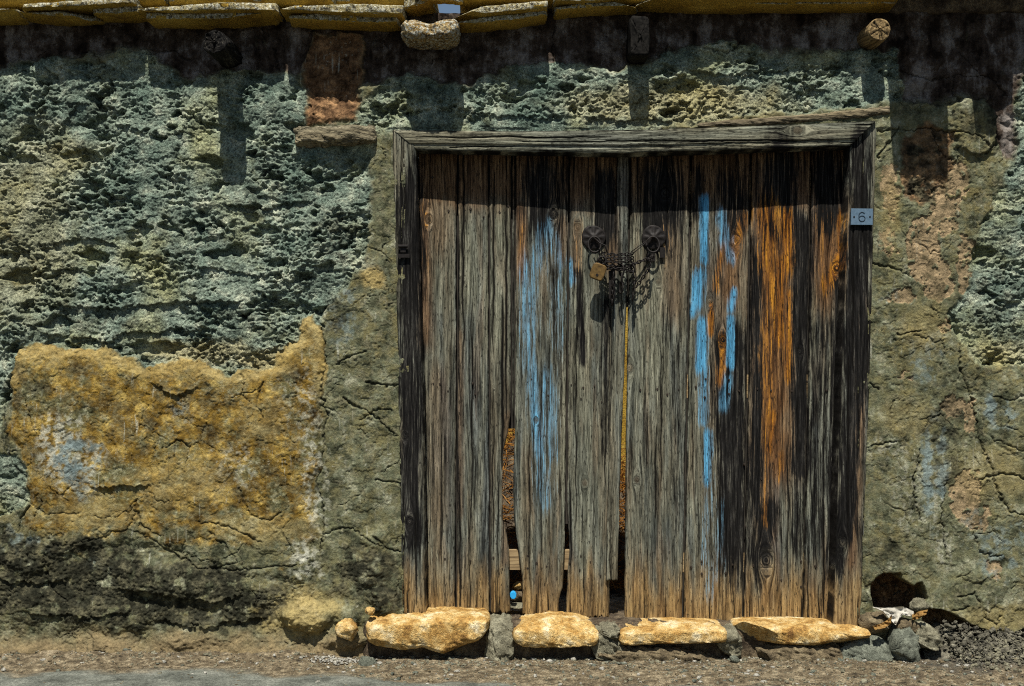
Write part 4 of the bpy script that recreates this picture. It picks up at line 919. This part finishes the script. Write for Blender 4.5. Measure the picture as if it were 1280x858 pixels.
chain_run(tail, [pc(791, 336, -.002), pc(793, 352, .0), pc(791, 372, .006)], L=.030, W=.016, r=.0026)
chain_run(tail, [pc(777, 338, -.008), pc(777, 352, -.006), pc(776, 366, -.004)], L=.045, W=.024, r=.0034)
chain_run(tail, [pc(767, 338, -.006), pc(766, 358, -.004), pc(765, 378, .006)], L=.024, W=.013, r=.0030)
tail.build('chain_tail', M['iron'], chain)['kind'] = 'stuff'
for dy in (0, 4):
    wire = MB(); wire.tube([pc(789, 315 + dy, .0), pc(800, 307 + dy * .7, .006), pc(814, 297 + dy * .2, .022)], .0018, 6); wire.build('tie_wire', M['iron'], chain)
wire = MB(); wire.tube([pc(742, 297, .026), pc(750, 304, .006), pc(757, 307, .0), pc(759, 316, -.002)], .0026, 6)
wire.build('tie_wire', M['iron'], chain)
hasp = MB(); c = pc(765, 356, .012)
hasp.box((c.x, c.y, c.z), (.024, .006, .105)); hasp.build('hasp_bar', M['iron'], chain, False)

# padlock
lock = empty('padlock'); tag(lock, 'small worn brass padlock hanging from the wound chain', 'padlock')
m = MB(); c = pc(747.5, 340, -.006); ca, sa = math.cos(-.35), math.sin(-.35); prof = []
for k in range(24):
    a = k * 2 * math.pi / 24; q = 4.5
    prof.append((math.copysign(abs(math.cos(a)) ** (2 / q), math.cos(a)) * .027, math.copysign(abs(math.sin(a)) ** (2 / q), math.sin(a)) * .031))
vs_ = []
for yy, k in ((-.013, .90), (-.011, 1), (.011, 1), (.013, .9)):
    vs_ += [(c.x + (x_ * ca - z_ * sa) * k, c.y + yy, c.z + (x_ * sa + z_ * ca) * k) for x_, z_ in prof]
f = [(i * 24 + k, i * 24 + (k + 1) % 24, (i + 1) * 24 + (k + 1) % 24, (i + 1) * 24 + k) for i in range(3) for k in range(24)] + [tuple(range(24))[::-1], tuple(range(72, 96))]
m.add(vs_, f); m.build('lock_body', M['brass'], lock, False)
m = MB(); pts = [(c.x + ca * x_ - sa * z_, c.y, c.z + sa * x_ + ca * z_) for x_, z_ in [(-.015, .028), (-.015, .045), (-.011, .056), (0, .061), (.011, .056), (.015, .045), (.015, .028)]]
m.tube(pts, .0042, 8); m.build('shackle', M['iron'], lock)
m = MB(); m.tube([(c.x - sa * -.012, c.y - .0145, c.z - .012), (c.x - sa * -.012, c.y - .0125, c.z - .012)], .005, 12); m.build('keyhole', M['iron'], lock, False)

# house number plate with its 6
plate = empty('number_plate'); tag(plate, 'small blue-grey enamel house number plate reading 6 on the door post', 'number plate')
yy = -.0215; c = pt_on(1077.3, 271.3, yy); hw, hh = 13.7 * S, 10.2 * S
m = MB(); v = []
for d, k in ((.004, 1.0), (-.0005, 1.0), (-.002, .965)):
    for (a_, b_) in ((-1, -1), (1, -1), (1, 1), (-1, 1)): v.append((c.x + a_ * hw * k + .015 * b_ * hh, c.y + d, c.z + b_ * hh * k - .01 * a_ * hw))
m.add(v, [(i * 4 + k, i * 4 + (k + 1) % 4, (i + 1) * 4 + (k + 1) % 4, (i + 1) * 4 + k) for i in range(2) for k in range(4)] + [(8, 9, 10, 11)])
m.build('plate_sheet', M['plate'], plate, False)
u = 11.5 * S / 2; pts = []
cz6 = -.38
for k in range(14):                                   # the sweep of the 6 from its tip over the back
    a = math.radians(38 + k * 11.5); pts.append((.80 * u * math.cos(a) * .82, (.28 + .72 * math.sin(a)) * u))
for k in range(25):
    a = math.radians(180 + k * 15); pts.append((.66 * u * math.cos(a), (cz6 + .60 * math.sin(a)) * u))
m = MB(); m.tube([(c.x + x_, c.y - .0022, c.z + z_) for x_, z_ in pts], .0018, 6); m.build('digit', M['digit'], plate)
for sx in (-1, 1):
    m = MB(); m.tube([(c.x + sx * hw * .72, c.y - .001, c.z), (c.x + sx * hw * .72, c.y - .0035, c.z)], .0032, 10); m.build('screw', M['iron'], plate, False)

# ------------------------------------------------------------------ the sill: yellow stones in old mortar
sill = empty('door_sill'); tag(sill, 'door sill of four yellow sandstone blocks set in grey mortar', 'sill', kind='thing')
SILL = [([(455, 778, 803), (468, 773, 810), (500, 775, 816), (530, 773, 813), (551, 772, 821), (575, 772, 812), (596, 773, 804), (612, 775, 792)], -.115, 71),
        ([(639, 792, 803), (655, 782, 812), (690, 777, 814), (722, 779, 816), (740, 785, 812), (751, 792, 803)], -.11, 72),
        ([(773, 792, 808), (790, 787, 810), (830, 785, 807), (860, 785, 810), (890, 786, 810), (912, 789, 804)], -.105, 73),
        ([(920, 787, 798), (950, 784, 806), (1000, 784, 809), (1040, 786, 812), (1070, 788, 813), (1094, 791, 810)], -.105, 74)]
for r, yf, sd in SILL:
    loft('stone', M['sand'], sill, px_secs(r, yf, .125), n=90, e=4.5, amp=.005, nscale=14, seed=sd, facet=.8, endround=.026, amp2=.0034, chips=3)
loft('stone', M['mortar'], sill, px_secs([(903, 792, 804), (914, 787, 810), (927, 792, 806)], -.10, .05), n=36, e=2.6, amp=.006, nscale=24, seed=76, endround=.02)
MORT = [([(602, 778, 828), (620, 776, 840), (642, 778, 832)], -.095, 81), ([(738, 790, 828), (760, 786, 838), (784, 788, 834)], -.10, 82), ([(896, 790, 822), (914, 788, 828), (930, 791, 824)], -.085, 87), ([(750, 786, 800), (762, 784, 806), (776, 786, 802)], -.105, 88)]
for r, yf, sd in MORT: loft('mortar', M['mortar'], sill, px_secs(r, yf, .06), n=90, e=3.6, chips=6, amp=.009, nscale=20, seed=sd, facet=1.0, amp2=.0045, endround=.02)
CLAY = [([(745, 812, 842), (800, 810, 843), (860, 811, 843), (905, 812, 842)], -.10, 83), ([(946, 808, 844), (1000, 809, 845), (1056, 811, 844)], -.105, 84)]
for r, yf, sd in CLAY: loft('mortar', M['clay'], sill, px_secs(r, yf, .06), n=90, e=4, chips=6, amp=.009, nscale=18, seed=sd, facet=1.0, amp2=.0042, endround=.02)
loft('mortar', M['teal'], sill, px_secs([(1048, 815, 842), (1075, 803, 844), (1104, 802, 844), (1124, 812, 843)], -.11, .06), n=90, e=3, chips=5, amp=.008, nscale=17, seed=85, facet=.9, amp2=.0038)
bed = MB(); 
loft('mortar', M['core'], sill, [(float(wx(452)), .122, -.05, -.045, .24), (float(wx(780)), .112, -.05, -.045, .24), (float(wx(1100)), .086, -.05, -.015, .24)], n=80, e=6, amp=.008, nscale=14, seed=86, amp2=.004)

# cracked lump of mortar by the hole, and the stones about it
def lump(name, mat, px, py, rx, ry, yy, dep, seed, label=None, cat=None, amp=.16, group=None, parent=None, e=1.0, res=20):
    th, ph = np.meshgrid(np.linspace(0, 2 * np.pi, res * 2, endpoint=False), np.linspace(.02, np.pi - .02, res))
    d = np.stack([np.cos(th) * np.sin(ph), np.sin(th) * np.sin(ph), np.cos(ph)], -1).reshape(-1, 3)
    rs = np.random.RandomState(seed); r = np.full(len(d), 1.0)
    for _ in range(15):
        nrm = rs.randn(3); nrm /= np.linalg.norm(nrm); k = d @ nrm
        r = np.where(k > 0, np.minimum(r, rs.uniform(.58, .92) / np.maximum(k, 1e-3)), r)
    q = (d * 1.7 + seed * .77).astype(f32)
    r = r * 1.18 * (1 + amp * .6 * noise3(q, seed) + amp * .5 * noise3(q * 2.6, seed + 1) + amp * .45 * noise3(q * 7, seed + 2))
    c = pt_on(px, py, yy)
    v = np.array([c.x, c.y, c.z]) + d * r[:, None] * np.array([rx * S, dep, ry * S])
    n_ = res * 2; i = np.arange(res * n_).reshape(res, n_); j = np.roll(i, -1, 1)
    Fq = np.stack([i[:-1], j[:-1], j[1:], i[1:]], -1).reshape(-1, 4).tolist() + [tuple(i[0][::-1]), tuple(i[-1])]
    o = link_mesh(name, v, Fq, mat, parent)
    if label: tag(o, label, cat, group)
    return o
loft('mortar', M['teal'], sill, px_secs([(1119, 800, 840), (1128, 788, 842), (1146, 785, 842), (1152, 800, 840)], -.125, .03), n=80, e=3, chips=10, amp=.009, nscale=20, seed=91, facet=1.1, amp2=.0045, endround=.012)
loft('mortar', M['mortar'], sill, px_secs([(1149, 788, 812), (1158, 784, 818), (1172, 787, 822), (1184, 795, 814)], -.13, .03), n=80, e=3, chips=10, amp=.009, nscale=20, seed=92, facet=1.1, amp2=.0045, endround=.012)
lump('mortar', M['clay'], 1096, 778, 20, 13, -.01, .05, 93, parent=sill, amp=.12)
lump('stone', M['mortar'], 1148, 757, 12, 8, .0, .03, 94, 'pale grey stone wedged in the mouth of the wall hole', 'stone')
lump('stone', M['clay'], 1134, 783, 13, 11, -.045, .03, 95, 'brown angular stone under the white rag by the wall hole', 'stone')
lump('stone', M['teal'], 457, 833, 12, 12, -.13, .03, 96, 'round grey-green stone on the dirt beside the sill end', 'stone')
lump('stone', M['sand'], 434, 788, 13, 13, -.075, .03, 97, 'yellow stone at the wall foot just before the sill', 'stone')
lump('stone', M['sand'], 462, 764, 6, 5, -.06, .02, 98, parent=sill)
lump('potsherd', M['shard'], 1017, 843, 7, 5, -.16, .014, 99, 'small red clay potsherd lying on the dirt below the sill', 'potsherd')
lump('stone', M['teal'], 918, 824, 6, 5, -.10, .016, 101, 'dark round pebble in the hollow under the sill gap', 'stone', amp=.06)
lump('stone', M['pale'], 897, 845, 6, 5, -.18, .014, 102, 'white angular pebble on the dirt below the third sill stone', 'stone')
lump('stone', M['pale'], 1087, 847, 9, 3.5, -.15, .016, 103, 'flat elongated white chip on the dirt below the sill end', 'stone')
lump('stone', M['pale'], 1188, 848, 9, 3, -.18, .016, 104, 'long pale chip on the dark rubble by the cracked mortar', 'stone')
lump('stone', M['clay'], 845, 843, 15, 6, -.16, .02, 105, 'flat brown stone lying askew on the dirt below the sill', 'stone')
# curled dry scraps and the rag
def sheet(name, mat, outline, yy, curl, seed, label, cat, fold=.012):
    q = np.array(outline, float); nn = 26
    t = np.linspace(0, 1, nn); L = len(q) // 2
    top = np.stack([np.interp(t, np.linspace(0, 1, L), q[:L, k]) for k in (0, 1)], 1); bot = np.stack([np.interp(t, np.linspace(0, 1, len(q) - L), q[L:][::-1][:, k]) for k in (0, 1)], 1)
    V_ = []
    for a in np.linspace(0, 1, 12):
        pp = top * (1 - a) + bot * a
        dy = yy - curl * a + fold * (fbm(pp[:, 0].astype(f32) / 7, pp[:, 1].astype(f32) / 5, 3, seed))
        V_.append(np.stack([wx(pp[:, 0], dy), dy, wz(pp[:, 1], dy)], 1))
    V_ = np.concatenate(V_)
    back = V_ + [0, .003, -.001]
    Fa = grid_faces(nn, 12); i = np.arange(nn * 12).reshape(12, nn); rim = np.concatenate([i[0, :-1], i[:-1, -1], i[-1, :0:-1], i[:0:-1, 0]])
    Fs = np.stack([rim, rim + nn * 12, np.roll(rim + nn * 12, -1), np.roll(rim, -1)], -1)
    o = quad_mesh(name, np.concatenate([V_, back]), np.concatenate([Fa, Fa[:, ::-1] + nn * 12, Fs]), mat)
    return tag(o, label, cat)
sheet('rag', M['rag'], [(1090, 759), (1110, 760), (1128, 758), (1142, 764), (1144, 772), (1136, 770), (1126, 768), (1120, 782), (1114, 776), (1104, 764)], -.045, .02, 5, 'crumpled dirty white rag spilling out of the wall hole', 'rag', .02)
sheet('dry_leaf', M['leaf'], [(1091, 783), (1100, 780), (1110, 775), (1115, 768), (1114, 780), (1106, 785), (1094, 788)], -.075, .02, 6, 'curled dry brown scrap below the white rag', 'leaf', .028)
sheet('dry_leaf', M['leaf'], [(1140, 768), (1150, 764), (1160, 762), (1158, 768), (1148, 774), (1141, 775)], -.06, .02, 7, 'yellowish dry scrap at the edge of the wall hole', 'leaf', .028)

# dark rubble heap spilling from the undercut foot of the wall
rs = np.random.RandomState(9)
ico_v = []; 
def ico():
    t = (1 + 5 ** .5) / 2
    v = np.array([(-1, t, 0), (1, t, 0), (-1, -t, 0), (1, -t, 0), (0, -1, t), (0, 1, t), (0, -1, -t), (0, 1, -t), (t, 0, -1), (t, 0, 1), (-t, 0, -1), (-t, 0, 1)], float)
    f = np.array([(0, 11, 5), (0, 5, 1), (0, 1, 7), (0, 7, 10), (0, 10, 11), (1, 5, 9), (5, 11, 4), (11, 10, 2), (10, 7, 6), (7, 1, 8), (3, 9, 4), (3, 4, 2), (3, 2, 6), (3, 6, 8), (3, 8, 9), (4, 9, 5), (2, 4, 11), (6, 2, 10), (8, 6, 7), (9, 8, 1)])
    return v / np.linalg.norm(v[0]), f
IV, IF = ico()
def scatter(name, mat, cen, rad, seed, label, cat, flat=.7):
    r = np.random.RandomState(seed); N = len(cen)
    sc = rad[:, None] * r.uniform(.55, 1.25, (N, 3)) * [1, 1, flat]
    jit = 1 + .34 * r.randn(N, 12, 1)
    an = r.rand(N) * 6.28; ca, sa = np.cos(an)[:, None], np.sin(an)[:, None]
    v = IV[None] * jit * sc[:, None, :]
    x_ = v[..., 0] * ca - v[..., 1] * sa; y_ = v[..., 0] * sa + v[..., 1] * ca
    v = np.stack([x_, y_, v[..., 2]], -1) + cen[:, None, :]
    Fz = (IF[None] + (np.arange(N) * 12)[:, None, None]).reshape(-1, 3)
    o = quad_mesh(name, v.reshape(-1, 3), Fz, mat, smooth=False)
    return tag(o, label, cat, kind='stuff')
N = 3600
x_ = float(wx(1170)) + rs.rand(N) ** .8 * .75; y_ = -.02 - np.abs(rs.randn(N)) * .085
top_ = np.interp(x_, wx(np.array([1165, 1190, 1230, 1290])), [.12, .10, .06, .06]) * np.exp(-np.maximum(0, -y_ - .03) / .09)
z_ = ground_h(x_, y_) * .5 + top_ * rs.uniform(.75, 1.05, N)
scatter('rubble', M['rubble'], np.stack([x_, y_, z_], 1), .0025 + .011 * rs.rand(N) ** 5, 1, 'dark crumbled mortar rubble heaped at the undercut wall foot', 'rubble', .85)
N = 1100
x_ = float(wx(1175)) + rs.rand(N) * .5; y_ = -.06 - np.abs(rs.randn(N)) * .10
z_ = ground_h(x_, y_) * .5 + .07 * np.exp(-np.maximum(0, -y_ - .03) / .09) * rs.uniform(.7, 1.1, N)
scatter('gravel', M['mortar'], np.stack([x_, y_, z_], 1), .002 + .008 * rs.rand(N) ** 4, 11, 'grey plaster crumbs lying on the dark rubble at the wall foot', 'gravel', .8)
hx = np.linspace(wx(1150), wx(1560), 90); hv = np.linspace(0, 1, 30)
HX, HV = np.meshgrid(hx, hv); HY = .07 - HV * .30
HZ = np.interp(HX, wx(np.array([1150, 1175, 1190, 1230, 1290, 1560])), [.03, .11, .09, .055, .05, .05]) * np.exp(-np.maximum(0, -HY - .02) / .08) + .018 * billow(HX.ravel() * 30, HY.ravel() * 30, 3, 12).reshape(HX.shape) - .016 - .03 * HV ** 2
heap = quad_mesh('rubble_heap', np.stack([HX.ravel(), HY.ravel(), HZ.ravel()], 1), grid_faces(90, 30), M['rubble'])
tag(heap, 'mound of dark earth under the undercut wall foot', 'earth', kind='structure')
# gravel
N = 16000
x_ = rs.uniform(-2.1, 2.1, N); y_ = -.02 - rs.rand(N) ** 1.5 * .65
wgt = .35 + .65 * sstep(-.75, -.45, x_); keepg = rs.rand(N) < wgt * np.exp(y_ * 1.6); x_, y_ = x_[keepg], y_[keepg]
z_ = ground_h(x_, y_) + .001
pk = rs.rand(len(x_)); rad = .0020 + .010 * rs.rand(len(x_)) ** 6
for sel, mt, nm, sd in ((pk < .45, 'mortar', 'fine grey gravel strewn on the dirt verge', 2), ((pk >= .45) & (pk < .72), 'clay', 'fine brown gravel strewn on the dirt verge', 3), ((pk >= .72) & (pk < .86), 'pale', 'fine white gravel chips strewn on the dirt verge', 4), (pk >= .86, 'teal', 'fine dark gravel strewn on the dirt verge', 6)):
    scatter('gravel', M[mt], np.stack([x_[sel], y_[sel], z_[sel]], 1), rad[sel], sd, nm, 'gravel')
# pale crumbs at the end of the sill
N = 160; x_ = float(wx(425)) + rs.randn(N) * .05; y_ = -.08 - np.abs(rs.randn(N)) * .04
scatter('gravel', M['pale'], np.stack([x_, y_, ground_h(x_, y_) + .004], 1), .003 + .006 * rs.rand(N) ** 2, 8, 'pale plaster crumbs fallen beside the sill end', 'gravel')

# ------------------------------------------------------------------ the roofless yard behind the door
bw = MB(); bw.box((0, 2.72, 1.05), (7.0, .24, 2.1))
tag(bw.build('rear_wall', M['inner'], None, False), 'sunlit ochre rear wall glimpsed through the gap between door leaves', 'wall', kind='thing')
N = 5200; x_ = rs.uniform(-.55, .75, N); y_ = rs.uniform(1.15, 2.25, N); hz = .92 * np.exp(-((y_ - 1.95) / .42) ** 2) * (.8 + .3 * np.sin(x_ * 7))
m = MB()
for k in range(N):
    a = rs.rand() * 6.28; b_ = rs.uniform(-.5, .9); L_ = rs.uniform(.05, .16); d = Vector((math.cos(a) * math.cos(b_), math.sin(a) * math.cos(b_), math.sin(b_)))
    p = Vector((x_[k], y_[k], hz[k] * rs.uniform(.80, 1.08))); s1 = d.orthogonal().normalized() * .0028; s2 = d.cross(s1).normalized() * .0028
    m.add([p + s1, p + s2, p - s1 * .7 - s2 * .7, p + d * L_ + s1 * .3, p + d * L_ + s2 * .3, p + d * L_ - s1 * .3], [(0, 1, 4, 3), (1, 2, 5, 4), (2, 0, 3, 5)])
tag(m.build('dry_straw', M['straw'], None, False), 'rusty dry straw and twigs glimpsed behind the door gaps', 'straw', kind='stuff')
hx, hy_ = np.meshgrid(np.linspace(-.7, .9, 60), np.linspace(1.1, 2.5, 50)); hz_ = .88 * np.exp(-((hy_ - 1.95) / .42) ** 2) * (.8 + .3 * np.sin(hx * 7)) + .05 * fbm(hx.ravel() * 8, hy_.ravel() * 8, 3, 19).reshape(hx.shape) - .04
tag(quad_mesh('straw_heap', np.stack([hx.ravel(), hy_.ravel(), hz_.ravel()], 1), grid_faces(60, 50), M['core']), 'heap under the dry straw behind the door', 'straw heap', kind='structure')
# litter on the sill behind the gap
cap = MB(); c = pt_on(641.5, 744, .10); vs_ = []; n = 20
for d, k in ((.012, 1), (.004, 1), (-.008, .97), (-.011, .85)): vs_ += [(c.x + .0125 * k * math.cos(i * 2 * math.pi / n) * (1 + .03 * (i % 2)), c.y + d, c.z + .0145 * k * math.sin(i * 2 * math.pi / n) * (1 + .03 * (i % 2))) for i in range(n)]
cap.add(vs_, [(j * n + i, j * n + (i + 1) % n, (j + 1) * n + (i + 1) % n, (j + 1) * n + i) for j in range(3) for i in range(n)] + [tuple(range(3 * n, 4 * n))])
tag(cap.build('bottle_cap', M['cap'], None, False), 'bright blue plastic bottle cap seen through the gap at the sill', 'cap')
lump('stone', M['mortar'], 646, 757, 12, 4, .13, .03, 121, 'flat grey stone lying behind the door gap under the blue cap', 'stone')
lump('stone', M['sand'], 648, 733, 9, 6, .17, .03, 122, 'brown stone behind the door gap above the blue cap', 'stone')
lump('stone', M['core'], 648, 745, 14, 9, .18, .04, 123, 'dark stone filling the gap behind the blue cap', 'stone')
